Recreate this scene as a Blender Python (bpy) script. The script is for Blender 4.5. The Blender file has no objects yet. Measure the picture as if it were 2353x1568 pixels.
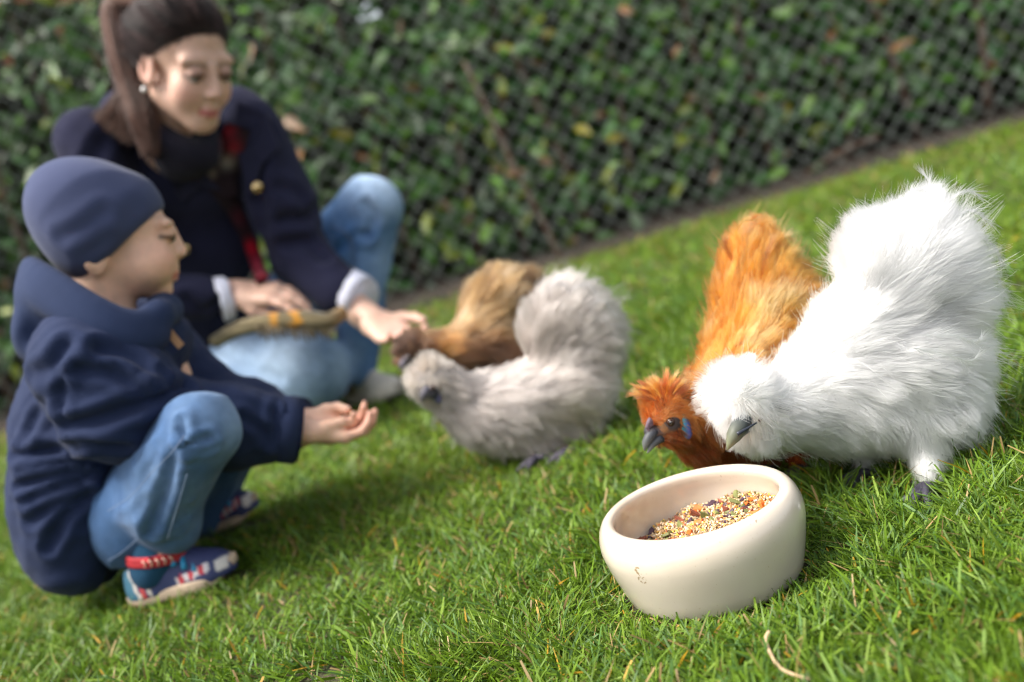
import bpy, math, random
import numpy as np
from mathutils import Matrix, Vector

rng = np.random.default_rng(7)
random.seed(7)
scene = bpy.context.scene
COL = scene.collection

# ------------------------------------------------------------------ camera
CAM_H, PITCH, ROLL, LENS = 0.44, math.radians(9.0), math.radians(17.0), 35.0
F_PX = LENS / 36.0 * 2353.0            # focal length in pixels of the 2353-wide photo
cam_d = bpy.data.cameras.new('camera')
cam = bpy.data.objects.new('camera', cam_d)
COL.objects.link(cam)
scene.camera = cam
cam_d.lens, cam_d.sensor_width = LENS, 36.0
cam_d.clip_start, cam_d.clip_end = 0.05, 400.0
_F = Vector((0, math.cos(PITCH), -math.sin(PITCH)))
_U = Vector((0, math.sin(PITCH), math.cos(PITCH)))
_R = Vector((1, 0, 0))
_cr, _sr = math.cos(ROLL), math.sin(ROLL)
_right = _R * _cr - _U * _sr
_up = _R * _sr + _U * _cr
m = Matrix((_right, _up, -_F)).transposed().to_4x4()
m.translation = (0, 0, CAM_H)
cam.matrix_world = m
cam_d.dof.use_dof = True
cam_d.dof.focus_distance = 0.965
cam_d.dof.aperture_fstop = 2.6
cam_d.dof.aperture_blades = 0

# ------------------------------------------------------------------ sky and sun
SUN_EL, SUN_AZ = math.radians(56), math.radians(-102)     # azimuth from +Y towards +X: the light comes from the left
world = bpy.data.worlds.new('World')
scene.world = world
world.use_nodes = True
wn, wl = world.node_tree.nodes, world.node_tree.links
wn.clear()
sky = wn.new('ShaderNodeTexSky'); sky.sky_type = 'NISHITA'; sky.sun_disc = False
sky.sun_elevation, sky.sun_rotation = SUN_EL, SUN_AZ
sky.air_density, sky.dust_density, sky.ozone_density = 1.0, 4.0, 1.0
hs = wn.new('ShaderNodeHueSaturation'); hs.inputs['Saturation'].default_value = 0.35
bg = wn.new('ShaderNodeBackground'); bg.inputs['Strength'].default_value = 0.111
wo = wn.new('ShaderNodeOutputWorld')
wl.new(sky.outputs[0], hs.inputs['Color']); wl.new(hs.outputs[0], bg.inputs[0]); wl.new(bg.outputs[0], wo.inputs[0])
sun_d = bpy.data.lights.new('sun', 'SUN'); sun = bpy.data.objects.new('sun', sun_d); COL.objects.link(sun)
sun_d.energy, sun_d.angle, sun_d.color = 2.2, math.radians(24), (1.0, 0.94, 0.85)
sd = Vector((math.sin(SUN_AZ) * math.cos(SUN_EL), math.cos(SUN_AZ) * math.cos(SUN_EL), math.sin(SUN_EL)))
sun.rotation_euler = sd.to_track_quat('Z', 'Y').to_euler()
scene.view_settings.view_transform = 'Standard'
scene.view_settings.look = 'None'
scene.view_settings.gamma = 1.0
scene.view_settings.exposure = 1.38
scene.render.engine = 'CYCLES'
scene.cycles.use_denoising = True
scene.cycles.pixel_filter_type = 'BLACKMAN_HARRIS'
scene.cycles.filter_width = 1.05
scene.cycles.max_bounces = 8
scene.cycles.diffuse_bounces = 4
scene.cycles.transmission_bounces = 6
scene.cycles.transparent_max_bounces = 8

# ------------------------------------------------------------------ pixel -> place
def ray(px, py):
    u, v = px - 1176.5, py - 784.0
    a = u * _cr - v * _sr
    b = u * _sr + v * _cr
    return np.array([a, F_PX * math.cos(PITCH) - b * math.sin(PITCH), -F_PX * math.sin(PITCH) - b * math.cos(PITCH)])
def at(px, py, Y):
    d = ray(px, py)
    return np.array([0, 0, CAM_H]) + d * (Y / d[1])
def gnd(px, py, z=0.0):
    d = ray(px, py)
    return np.array([0, 0, CAM_H]) + d * ((z - CAM_H) / d[2])
def m_px(n, Y):
    return n * Y / F_PX
def sdir(dx, dy, dY=0.0):
    """a direction given as it looks on the picture (dx right, dy down) plus depth"""
    a = dx * _cr - dy * _sr
    b = dx * _sr + dy * _cr
    v = np.array([a, -b * math.sin(PITCH) * 0 + dY, -b], float)
    return v / (np.linalg.norm(v) + 1e-9)
def unit(v):
    v = np.asarray(v, float)
    return v / (np.linalg.norm(v) + 1e-12)

# ------------------------------------------------------------------ object helpers
def tag(o, label=None, cat=None, group=None, kind=None):
    if label: o['label'] = label
    if cat: o['category'] = cat
    if group: o['group'] = group
    if kind: o['kind'] = kind
    return o
def link(o, parent=None):
    COL.objects.link(o)
    if parent is not None:
        o.parent = parent
    return o
def empty(name, loc):
    o = bpy.data.objects.new(name, None)
    o.empty_display_size = 0.05
    o.location = loc
    o['_origin'] = 1
    return link(o)
def mesh_data(name, V, Fq=None, Ft=None, smooth=True, col=None):
    V = np.asarray(V, np.float32)
    parts, starts, n = [], [], 0
    if Fq is not None and len(Fq):
        Fq = np.asarray(Fq, np.int32); parts.append(Fq.ravel()); starts.append(np.arange(len(Fq)) * 4); n = len(Fq) * 4
    if Ft is not None and len(Ft):
        Ft = np.asarray(Ft, np.int32); parts.append(Ft.ravel()); starts.append(n + np.arange(len(Ft)) * 3)
    loops = np.concatenate(parts); starts = np.concatenate(starts)
    me = bpy.data.meshes.new(name)
    me.vertices.add(len(V)); me.vertices.foreach_set('co', V.ravel())
    me.loops.add(len(loops)); me.loops.foreach_set('vertex_index', loops.astype(np.int32))
    me.polygons.add(len(starts)); me.polygons.foreach_set('loop_start', starts.astype(np.int32))
    me.polygons.foreach_set('use_smooth', np.full(len(starts), smooth, bool))
    if col is not None:
        c = np.ones((len(V), 4), np.float32); c[:, :3] = col
        a = me.color_attributes.new('Col', 'FLOAT_COLOR', 'POINT'); a.data.foreach_set('color', c.ravel())
    me.update(calc_edges=True)
    return me
def obj(name, me, mat, parent=None, origin=None):
    if mat is not None:
        me.materials.clear(); me.materials.append(mat)
    o = bpy.data.objects.new(name, me)
    link(o, parent)
    if parent is not None and parent.type == 'EMPTY':
        o.matrix_parent_inverse = Matrix.Translation(parent.location).inverted()
    return o
def pyobj(name, V, F, mat, parent=None, smooth=False, col=None):
    q = [f for f in F if len(f) == 4]; t = [f for f in F if len(f) == 3]
    big = [f for f in F if len(f) > 4]
    for f in big:
        for i in range(1, len(f) - 1): t.append((f[0], f[i], f[i + 1]))
    return obj(name, mesh_data(name, V, q, t, smooth, col), mat, parent)

# ------------------------------------------------------------------ materials
def new_mat(name):
    mt = bpy.data.materials.new(name); mt.use_nodes = True
    nt = mt.node_tree
    b = nt.nodes['Principled BSDF']
    return mt, nt, b
def mat(name, color=None, rough=0.6, col_attr=False, noise=None, noise_amt=0.15, bump=None, sheen=0, sss=0, coat=0, spec=0.5, metal=0, trans=0, sssr=(1, .3, .15)):
    """colour (or the Col attribute) x procedural variation, with a fine bump"""
    mt, nt, b = new_mat(name)
    N, L = nt.nodes, nt.links
    if col_attr:
        a = N.new('ShaderNodeAttribute'); a.attribute_name = 'Col'; src = a.outputs['Color']
    else:
        r = N.new('ShaderNodeRGB'); r.outputs[0].default_value = (*color, 1); src = r.outputs[0]
    tc = N.new('ShaderNodeTexCoord')
    if noise:
        n = N.new('ShaderNodeTexNoise'); n.inputs['Scale'].default_value = noise; n.inputs['Detail'].default_value = 5
        L.new(tc.outputs['Object'], n.inputs['Vector'])
        mr = N.new('ShaderNodeMapRange'); mr.inputs[1].default_value = 0.25; mr.inputs[2].default_value = 0.75
        mr.inputs[3].default_value = 1 - noise_amt; mr.inputs[4].default_value = 1 + noise_amt
        L.new(n.outputs[0], mr.inputs[0])
        mx = N.new('ShaderNodeVectorMath'); mx.operation = 'SCALE'
        L.new(src, mx.inputs[0]); L.new(mr.outputs[0], mx.inputs['Scale']); src = mx.outputs[0]
    L.new(src, b.inputs['Base Color'])
    b.inputs['Roughness'].default_value = rough
    b.inputs['Specular IOR Level'].default_value = spec
    b.inputs['Metallic'].default_value = metal
    if bump:
        n2 = N.new('ShaderNodeTexNoise'); n2.inputs['Scale'].default_value = bump[0]; n2.inputs['Detail'].default_value = 4
        L.new(tc.outputs['Object'], n2.inputs['Vector'])
        bp = N.new('ShaderNodeBump'); bp.inputs['Strength'].default_value = bump[1]; bp.inputs['Distance'].default_value = bump[2]
        L.new(n2.outputs[0], bp.inputs['Height']); L.new(bp.outputs[0], b.inputs['Normal'])
    if sheen:
        b.inputs['Sheen Weight'].default_value = sheen; b.inputs['Sheen Roughness'].default_value = 0.5
    if sss:
        b.inputs['Subsurface Weight'].default_value = sss; b.inputs['Subsurface Radius'].default_value = sssr
        b.inputs['Subsurface Scale'].default_value = 0.006
    if coat:
        b.inputs['Coat Weight'].default_value = coat; b.inputs['Coat Roughness'].default_value = 0.06
    if trans:
        t = N.new('ShaderNodeBsdfTranslucent'); L.new(src, t.inputs[0])
        ms = N.new('ShaderNodeMixShader'); ms.inputs[0].default_value = trans
        L.new(b.outputs[0], ms.inputs[1]); L.new(t.outputs[0], ms.inputs[2])
        L.new(ms.outputs[0], N['Material Output'].inputs[0])
    return mt
def hair_mat(name, rough=0.45, radial=0.5, ior=1.5):
    mt = bpy.data.materials.new(name); mt.use_nodes = True
    nt = mt.node_tree; N, L = nt.nodes, nt.links
    N.remove(N['Principled BSDF'])
    h = N.new('ShaderNodeBsdfHairPrincipled'); h.model = 'CHIANG'; h.parametrization = 'COLOR'
    a = N.new('ShaderNodeAttribute'); a.attribute_name = 'Col'
    L.new(a.outputs['Color'], h.inputs['Color'])
    h.inputs['IOR'].default_value = ior; h.inputs['Roughness'].default_value = rough; h.inputs['Radial Roughness'].default_value = radial
    L.new(h.outputs[0], N['Material Output'].inputs[0])
    return mt

# ------------------------------------------------------------------ noise on points
_perm = rng.permutation(4096)
_rv = rng.random(4096) * 2 - 1
def vnoise(P, scale, seed=0):
    q = np.asarray(P) * scale + seed * 17.31
    i = np.floor(q).astype(np.int64); f = q - i; f = f * f * (3 - 2 * f)
    out = np.zeros(len(q))
    for dx in (0, 1):
        for dy in (0, 1):
            for dz in (0, 1):
                h = _perm[(i[:, 0] + dx) & 4095]; h = _perm[(h + i[:, 1] + dy) & 4095]; h = _perm[(h + i[:, 2] + dz) & 4095]
                w = (f[:, 0] if dx else 1 - f[:, 0]) * (f[:, 1] if dy else 1 - f[:, 1]) * (f[:, 2] if dz else 1 - f[:, 2])
                out += w * _rv[h]
    return out

# ------------------------------------------------------------------ solid modelling: blended round shapes meshed as one skin
class Solid:
    def __init__(s): s.p = []
    def ell(s, c, r, ax=None, k=0.012, op='+'):
        c = np.asarray(c, float); r = np.asarray(r if hasattr(r, '__len__') else (r, r, r), float)
        ax = np.eye(3) if ax is None else np.asarray(ax, float)      # columns are the axes
        e = np.sqrt(((ax * r) ** 2).sum(1))
        s.p.append((op, 'e', (c, r, ax), k, c - e, c + e)); return s
    def cone(s, a, b, ra, rb, k=0.012, op='+'):
        a = np.asarray(a, float); b = np.asarray(b, float)
        lo = np.minimum(a - ra, b - rb); hi = np.maximum(a + ra, b + rb)
        s.p.append((op, 'c', (a, b, ra, rb), k, lo, hi)); return s
    def chain(s, pts, rad, k=0.012, op='+'):
        for i in range(len(pts) - 1): s.cone(pts[i], pts[i + 1], rad[i], rad[i + 1], k, op)
        return s
    def cut(s, pt, n, k=0.0):
        s.p.append(('x', 'h', (np.asarray(pt, float), unit(n)), k, None, None)); return s
    @staticmethod
    def dist(kind, a, X, Y, Z):
        if kind == 'e':
            c, r, ax = a
            dx, dy, dz = X - c[0], Y - c[1], Z - c[2]
            k0 = 0; k1 = 0
            for j in range(3):
                l = dx * ax[0, j] + dy * ax[1, j] + dz * ax[2, j]
                k0 = k0 + (l / r[j]) ** 2; k1 = k1 + (l / r[j] ** 2) ** 2
            k0 = np.sqrt(k0); k1 = np.sqrt(k1) + 1e-9
            return k0 * (k0 - 1) / k1 - 0 * k0
        if kind == 'c':
            A, B, ra, rb = a
            ba = B - A; dx, dy, dz = X - A[0], Y - A[1], Z - A[2]
            t = np.clip((dx * ba[0] + dy * ba[1] + dz * ba[2]) / (ba @ ba + 1e-12), 0, 1)
            return np.sqrt((dx - t * ba[0]) ** 2 + (dy - t * ba[1]) ** 2 + (dz - t * ba[2]) ** 2) - (ra + (rb - ra) * t)
        pt, n = a
        return (X - pt[0]) * n[0] + (Y - pt[1]) * n[1] + (Z - pt[2]) * n[2]
    def mesh(s, h, fine=(), smooth=2, pad=0.0, f=None):
        los = np.array([p[4] for p in s.p if p[0] == '+']); his = np.array([p[5] for p in s.p if p[0] == '+'])
        lo, hi = los.min(0) - 3 * h - 0.01 - pad, his.max(0) + 3 * h + 0.01 + pad
        axes = []
        for d in range(3):
            x = [lo[d]]
            while x[-1] < hi[d]:
                st = h
                for (fl, fh, fs) in fine:
                    if fl[d] - h < x[-1] < fh[d]: st = min(st, fs)
                x.append(x[-1] + st)
            axes.append(np.array(x, np.float32))
        X, Y, Z = axes
        Vv = np.full((len(X), len(Y), len(Z)), 0.5, np.float32)
        for (op, kind, a, k, pl, ph) in s.p:
            if kind == 'h':
                sl = (slice(None),) * 3
            else:
                mg = 2.5 * h + 2 * k + 0.004
                sl = tuple(slice(max(0, int(np.searchsorted(ax_, pl[d] - mg)) - 1), int(np.searchsorted(ax_, ph[d] + mg)) + 1) for d, ax_ in enumerate(axes))
            x = X[sl[0]][:, None, None]; y = Y[sl[1]][None, :, None]; z = Z[sl[2]][None, None, :]
            if x.size == 0 or y.size == 0 or z.size == 0: continue
            dd = s.dist(kind, a, x, y, z).astype(np.float32)
            o = Vv[sl]
            kk = max(k, 1e-5)
            if op == '+':
                hh = np.clip(0.5 + 0.5 * (o - dd) / kk, 0, 1); Vv[sl] = o + (dd - o) * hh - kk * hh * (1 - hh)
            elif op == '-':
                hh = np.clip(0.5 - 0.5 * (o + dd) / kk, 0, 1); Vv[sl] = o + (-dd - o) * hh + kk * hh * (1 - hh)
            else:
                hh = np.clip(0.5 - 0.5 * (o - dd) / kk, 0, 1); Vv[sl] = o + (dd - o) * hh + kk * hh * (1 - hh)
        V, Q = nets(Vv, X, Y, Z)
        V = relax(V, Q, smooth)
        if f is not None: V = f(V)
        return V, Q

def nets(D, X, Y, Z):
    S = D < 0
    c = np.zeros(tuple(n - 1 for n in D.shape), np.int8)
    for i in (0, 1):
        for j in (0, 1):
            for k in (0, 1):
                c += S[i:S.shape[0] - 1 + i, j:S.shape[1] - 1 + j, k:S.shape[2] - 1 + k]
    act = (c > 0) & (c < 8)
    I = np.argwhere(act)
    idx = np.full(act.shape, -1, np.int32); idx[act] = np.arange(len(I))
    P = np.zeros((len(I), 3)); cnt = np.zeros(len(I))
    corners = [(i, j, k) for i in (0, 1) for j in (0, 1) for k in (0, 1)]
    val = {q: D[I[:, 0] + q[0], I[:, 1] + q[1], I[:, 2] + q[2]].astype(float) for q in corners}
    pos = {q: np.stack([X[I[:, 0] + q[0]], Y[I[:, 1] + q[1]], Z[I[:, 2] + q[2]]], 1) for q in corners}
    for a in corners:
        for d in range(3):
            if a[d] == 0:
                b = list(a); b[d] = 1; b = tuple(b)
                va, vb = val[a], val[b]
                m_ = (va < 0) != (vb < 0)
                t = np.where(m_, va / (va - vb + 1e-20), 0)
                P += np.where(m_[:, None], pos[a] + (pos[b] - pos[a]) * t[:, None], 0); cnt += m_
    P /= cnt[:, None]
    Q = []
    for d in range(3):
        e1, e2 = [(1, 2), (2, 0), (0, 1)][d]
        n = list(D.shape)
        sa = [slice(0, n[0]), slice(0, n[1]), slice(0, n[2])]; sb = list(sa)
        sa[d] = slice(0, n[d] - 1); sb[d] = slice(1, n[d])
        A, B = S[tuple(sa)], S[tuple(sb)]
        E = np.argwhere(A != B)
        ok = (E[:, e1] > 0) & (E[:, e2] > 0) & (E[:, e1] < n[e1] - 1) & (E[:, e2] < n[e2] - 1)
        E = E[ok]
        if not len(E): continue
        ins = S[E[:, 0], E[:, 1], E[:, 2]]
        def cell(o1, o2):
            G = E.copy(); G[:, e1] += o1; G[:, e2] += o2
            return idx[G[:, 0], G[:, 1], G[:, 2]]
        q = np.stack([cell(-1, -1), cell(0, -1), cell(0, 0), cell(-1, 0)], 1)
        q = np.where(ins[:, None], q, q[:, ::-1])
        Q.append(q)
    Q = np.concatenate(Q)
    Q = Q[(Q >= 0).all(1)]
    return P, Q
def relax(V, Q, n, lam=0.5):
    e = np.concatenate([Q[:, [0, 1]], Q[:, [1, 2]], Q[:, [2, 3]], Q[:, [3, 0]]])
    e = np.concatenate([e, e[:, ::-1]])
    for _ in range(n):
        c = np.bincount(e[:, 0], minlength=len(V)) + 1e-9
        A = np.stack([np.bincount(e[:, 0], V[e[:, 1], d], minlength=len(V)) for d in range(3)], 1) / c[:, None]
        V = V + lam * (A - V)
    return V
def vnormals(V, Q):
    n = np.cross(V[Q[:, 2]] - V[Q[:, 0]], V[Q[:, 3]] - V[Q[:, 1]])
    N = np.zeros_like(V)
    for j in range(4):
        for d in range(3): N[:, d] += np.bincount(Q[:, j], n[:, d], minlength=len(V))
    return N / (np.linalg.norm(N, axis=1, keepdims=True) + 1e-12)
def solid_obj(name, V, Q, mt, parent=None, col=None):
    return obj(name, mesh_data(name, V, Q, None, True, col), mt, parent)

class Frame:
    """a local frame: x = the thing's right, y = forward, z = up"""
    def __init__(s, o, fwd, up=(0, 0, 1), scale=1.0):
        y = unit(fwd); x = unit(np.cross(y, np.asarray(up, float))); z = np.cross(x, y)
        s.o = np.asarray(o, float); s.M = np.stack([x, y, z], 1); s.s = scale
    def p(s, x, y, z): return s.o + s.M @ (np.array([x, y, z], float) * s.s)
    def inv(s, P): return ((np.asarray(P) - s.o) @ s.M) / s.s
    def turn(s, ang):
        c, n = math.cos(ang), math.sin(ang)
        s.M = s.M @ np.array([[c, 0, n], [0, 1, 0], [-n, 0, c]]); return s

# ------------------------------------------------------------------ strands (feathers, hair)
def strands(name, P, R, C, mt, parent=None):
    """P: n x k x 3 points, R: n x k radii, C: n x 3 (or n x k x 3) colours -> one hair-curves object"""
    n, k = P.shape[:2]
    cu = bpy.data.hair_curves.new(name)
    cu.add_curves([k] * n)
    cu.attributes['position'].data.foreach_set('vector', P.astype(np.float32).ravel())
    ra = cu.attributes.get('radius') or cu.attributes.new('radius', 'FLOAT', 'POINT')
    ra.data.foreach_set('value', R.astype(np.float32).ravel())
    if C.ndim == 2: C = np.repeat(C[:, None, :], k, 1)
    c4 = np.ones((n, k, 4), np.float32); c4[..., :3] = C
    ca = cu.attributes.new('Col', 'FLOAT_COLOR', 'POINT'); ca.data.foreach_set('color', c4.ravel())
    cu.materials.append(mt)
    o = bpy.data.objects.new(name, cu); link(o, parent)
    return o
def sample(V, Q, n, weight=None):
    T = np.concatenate([Q[:, [0, 1, 2]], Q[:, [0, 2, 3]]])
    a = np.linalg.norm(np.cross(V[T[:, 1]] - V[T[:, 0]], V[T[:, 2]] - V[T[:, 0]]), axis=1)
    if weight is not None: a = a * weight(V[T].mean(1))
    cs = np.cumsum(a); t = np.searchsorted(cs, rng.random(n) * cs[-1])
    t = np.minimum(t, len(T) - 1)
    u, v = rng.random(n), rng.random(n); f = u + v > 1; u[f], v[f] = 1 - u[f], 1 - v[f]
    w = np.stack([1 - u - v, u, v], 1)
    N = vnormals(V, Q)
    return (V[T[t]] * w[..., None]).sum(1), unit_rows((N[T[t]] * w[..., None]).sum(1))
def unit_rows(A): return A / (np.linalg.norm(A, axis=-1, keepdims=True) + 1e-12)
def idw(P, ctrl_p, ctrl_v, power=3.0):
    d = np.linalg.norm(P[:, None, :] - ctrl_p[None], axis=2) + 1e-4
    w = d ** -power; w /= w.sum(1, keepdims=True)
    return w @ ctrl_v
def grow(P, N, dirs, length, lift, k=5, jitter=0.25, curl=0.2, clump=0.5, per_clump=12, gravity=0.0, rad=0.00022, tip=0.25, big=0.0):
    """one strand per root: leaves along the skin's flow, lifted by `lift`, drawn together in tufts towards the tip"""
    n = len(P)
    tang = dirs - (dirs * N).sum(1, keepdims=True) * N
    tang = unit_rows(tang)
    j = rng.normal(0, 1, (n, 3)) * jitter
    d0 = unit_rows(tang * (1 - lift[:, None]) + N * lift[:, None] + j * 0.6)
    L = length * rng.uniform(0.65, 1.15, n)
    bend = unit_rows(tang + rng.normal(0, 1, (n, 3)) * 0.5) * curl + np.array([0, 0, -1.0]) * gravity
    t = np.linspace(0, 1, k)
    S = P[:, None, :] + L[:, None, None] * (t[None, :, None] * d0[:, None, :] + (t ** 2)[None, :, None] * bend[:, None, :])
    own = np.arange(n)
    if clump > 0:
        from mathutils import kdtree
        for lvl, (per, st, pw) in enumerate(((per_clump * 9, big, 1.0), (per_clump, clump, 1.3))):
            if st <= 0: continue
            m_ = max(1, n // per)
            ci = rng.choice(n, m_, replace=False)
            own = np.empty(n, np.int64)
            kd = kdtree.KDTree(m_)
            for i, c in enumerate(ci): kd.insert(P[c], i)
            kd.balance()
            for i in range(n): own[i] = kd.find(P[i])[1]
            Cc = S[ci[own]]
            cl = st * rng.uniform(0.4, 1.15, m_)[own]
            w = (cl[:, None] * (t ** pw)[None, :])[..., None]
            S = S * (1 - w) + (Cc + (P - P[ci[own]])[:, None, :] * (.45 if lvl == 0 else .25)) * w
    R = rad * rng.uniform(0.7, 1.3, n)[:, None] * (1 - (1 - tip) * t[None, :] ** 1.5)
    return S, R, own

# ------------------------------------------------------------------ simple shape helpers
def tube(path, rad, nseg=8, cap=True):
    """tapered tube along a polyline -> verts, faces"""
    path = [np.asarray(p, float) for p in path]; n = len(path)
    rad = rad if hasattr(rad, '__len__') else [rad] * n
    V, F = [], []
    up = np.array([0.13, 0.27, 1.0])
    for i in range(n):
        t = unit(path[min(i + 1, n - 1)] - path[max(i - 1, 0)])
        a = np.cross(t, up)
        if np.linalg.norm(a) < 1e-3: a = np.cross(t, [1, 0, 0])
        a = unit(a); b = np.cross(t, a)
        for j in range(nseg):
            th = 2 * math.pi * j / nseg
            V.append(path[i] + rad[i] * (math.cos(th) * a + math.sin(th) * b))
    for i in range(n - 1):
        for j in range(nseg):
            j2 = (j + 1) % nseg
            F.append((i * nseg + j, i * nseg + j2, (i + 1) * nseg + j2, (i + 1) * nseg + j))
    if cap:
        F.append(tuple(range(nseg))[::-1]); F.append(tuple((n - 1) * nseg + j for j in range(nseg)))
    return V, F
def spline(pts, n):
    """Catmull-Rom through the points"""
    P = np.asarray(pts, float); P = np.vstack([2 * P[0] - P[1], P, 2 * P[-1] - P[-2]])
    out = []
    m_ = len(P) - 3
    for x in np.linspace(0, m_ - 1e-6, n):
        i = int(x); t = x - i
        a, b, c, d = P[i:i + 4]
        out.append(0.5 * (2 * b + (c - a) * t + (2 * a - 5 * b + 4 * c - d) * t * t + (3 * b - a - 3 * c + d) * t ** 3))
    return np.array(out)
def ball(c, r, ax=None, nu=14, nv=9):
    r = np.asarray(r if hasattr(r, '__len__') else (r,) * 3, float); ax = np.eye(3) if ax is None else ax
    V, F = [], []
    for i in range(nv + 1):
        ph = math.pi * i / nv
        for j in range(nu):
            th = 2 * math.pi * j / nu
            V.append(np.asarray(c) + ax @ (r * np.array([math.sin(ph) * math.cos(th), math.sin(ph) * math.sin(th), math.cos(ph)])))
    for i in range(nv):
        for j in range(nu):
            j2 = (j + 1) % nu
            F.append((i * nu + j, (i + 1) * nu + j, (i + 1) * nu + j2, i * nu + j2))
    return V, F
def strip(path, widths, normals, thick, nacross=5, bow=0.0):
    """a band of cloth with thickness following a path; normals give its outward side"""
    path = np.asarray(path); n = len(path); V, F = [], []
    for i in range(n):
        t = unit(path[min(i + 1, n - 1)] - path[max(i - 1, 0)]); nn = unit(normals[i] if hasattr(normals[0], '__len__') else normals)
        s_ = unit(np.cross(t, nn)); nn = np.cross(s_, t)
        for side in (1, -1):
            for j in range(nacross):
                x = (j / (nacross - 1) - 0.5) * widths[i]
                V.append(path[i] + s_ * x + nn * (side * thick / 2 - bow * (2 * j / (nacross - 1) - 1) ** 2))
    w = 2 * nacross
    for i in range(n - 1):
        a, b = i * w, (i + 1) * w
        for j in range(nacross - 1):
            F.append((a + j, a + j + 1, b + j + 1, b + j)); F.append((a + nacross + j, b + nacross + j, b + nacross + j + 1, a + nacross + j + 1))
        F.append((a, b, b + nacross, a + nacross)); F.append((a + nacross - 1, a + w - 1, b + w - 1, b + nacross - 1))
    F.append(tuple(list(range(nacross)) + list(range(w - 1, nacross - 1, -1))))
    e = (n - 1) * w
    F.append(tuple([e + j for j in range(nacross)] + [e + j for j in range(w - 1, nacross - 1, -1)])[::-1])
    return V, F
def srgb(r, g, b):
    return tuple(((c / 255) / 12.92 if c / 255 <= 0.04045 else ((c / 255 + 0.055) / 1.055) ** 2.4) for c in (r, g, b))
# ================================================================== THE SETTING
def noise_mix(nt, scale, detail=6, seed=0.0, lo=0.35, hi=0.65):
    N, L = nt.nodes, nt.links
    g = N.new('ShaderNodeNewGeometry')
    n = N.new('ShaderNodeTexNoise'); n.noise_dimensions = '4D'; n.inputs['W'].default_value = seed
    n.inputs['Scale'].default_value = scale; n.inputs['Detail'].default_value = detail
    L.new(g.outputs['Position'], n.inputs['Vector'])
    r = N.new('ShaderNodeMapRange'); r.inputs[1].default_value = lo; r.inputs[2].default_value = hi
    L.new(n.outputs[0], r.inputs[0])
    return r.outputs[0]
def mixc(nt, fac, a, b):
    mx = nt.nodes.new('ShaderNodeMix'); mx.data_type = 'RGBA'
    nt.links.new(fac, mx.inputs[0])
    for s_, i in ((a, 6), (b, 7)):
        if isinstance(s_, tuple): mx.inputs[i].default_value = (*s_, 1)
        else: nt.links.new(s_, mx.inputs[i])
    return mx.outputs[2]

# --- soil under the lawn, one sheet to the horizon
gm, nt, b = new_mat('lawn_soil')
c = mixc(nt, noise_mix(nt, 3.0), (0.035, 0.048, 0.014), (0.06, 0.045, 0.026))
c = mixc(nt, noise_mix(nt, 60, seed=2), c, (0.075, 0.055, 0.03))
c = mixc(nt, noise_mix(nt, 240, seed=3, lo=.5, hi=.7), c, (0.05, 0.085, 0.02))
nt.links.new(c, b.inputs['Base Color']); b.inputs['Roughness'].default_value = 0.95
bp = nt.nodes.new('ShaderNodeBump'); bp.inputs['Strength'].default_value = 0.8; bp.inputs['Distance'].default_value = 0.01
nt.links.new(noise_mix(nt, 120, seed=5, lo=0, hi=1), bp.inputs['Height']); nt.links.new(bp.outputs[0], b.inputs['Normal'])
pyobj('ground', [(-150, -60, 0), (150, -60, 0), (150, 240, 0), (-150, 240, 0)], [(0, 1, 2, 3)], gm)['kind'] = 'structure'

FENCE_Y = 4.42
# --- bare leaf-littered bed under the hedge and the low concrete edging along the fence
bm_, nt, b = new_mat('hedge_bed_soil')
c = mixc(nt, noise_mix(nt, 18, seed=1), (0.018, 0.014, 0.011), (0.05, 0.036, 0.026))
c = mixc(nt, noise_mix(nt, 70, seed=4, lo=.55, hi=.7), c, (0.11, 0.07, 0.045))
nt.links.new(c, b.inputs['Base Color']); b.inputs['Roughness'].default_value = 0.95
nx = 60; V, F = [], []
for i in range(nx + 1):
    x = -6 + 13 * i / nx
    for j, y in enumerate((FENCE_Y + 0.03, 4.7, 5.1, 7.0)):
        V.append((x, y, 0.012 + 0.03 * (j > 0) * (0.5 + 0.5 * math.sin(x * 3.1 + j * 1.7))))
for i in range(nx):
    for j in range(3): F.append((i * 4 + j, (i + 1) * 4 + j, (i + 1) * 4 + j + 1, i * 4 + j + 1))
pyobj('soil_bed', V, F, bm_, smooth=True)['kind'] = 'structure'
km = mat('edging_concrete', (0.062, 0.052, 0.042), 0.9, noise=14, noise_amt=0.35, bump=(90, .5, .004))
V, F = [], []
n = 120
for i in range(n + 1):
    x = -6 + 13 * i / n
    w = 0.004 * math.sin(x * 5) + 0.003 * math.sin(x * 17)
    for (dy, z) in ((-0.025, -0.02), (-0.025, 0.022), (-0.02, 0.03), (0.012, 0.03), (0.02, 0.022), (0.02, -0.02)):
        V.append((x, FENCE_Y + dy + w, z * .35 + 0.004 * math.sin(x * 9 + 1) + .003 * math.sin(x * 31)))
for i in range(n):
    for j in range(5): F.append((i * 6 + j, (i + 1) * 6 + j, (i + 1) * 6 + j + 1, i * 6 + j + 1))
pyobj('kerb', V, F, km)['kind'] = 'structure'

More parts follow.
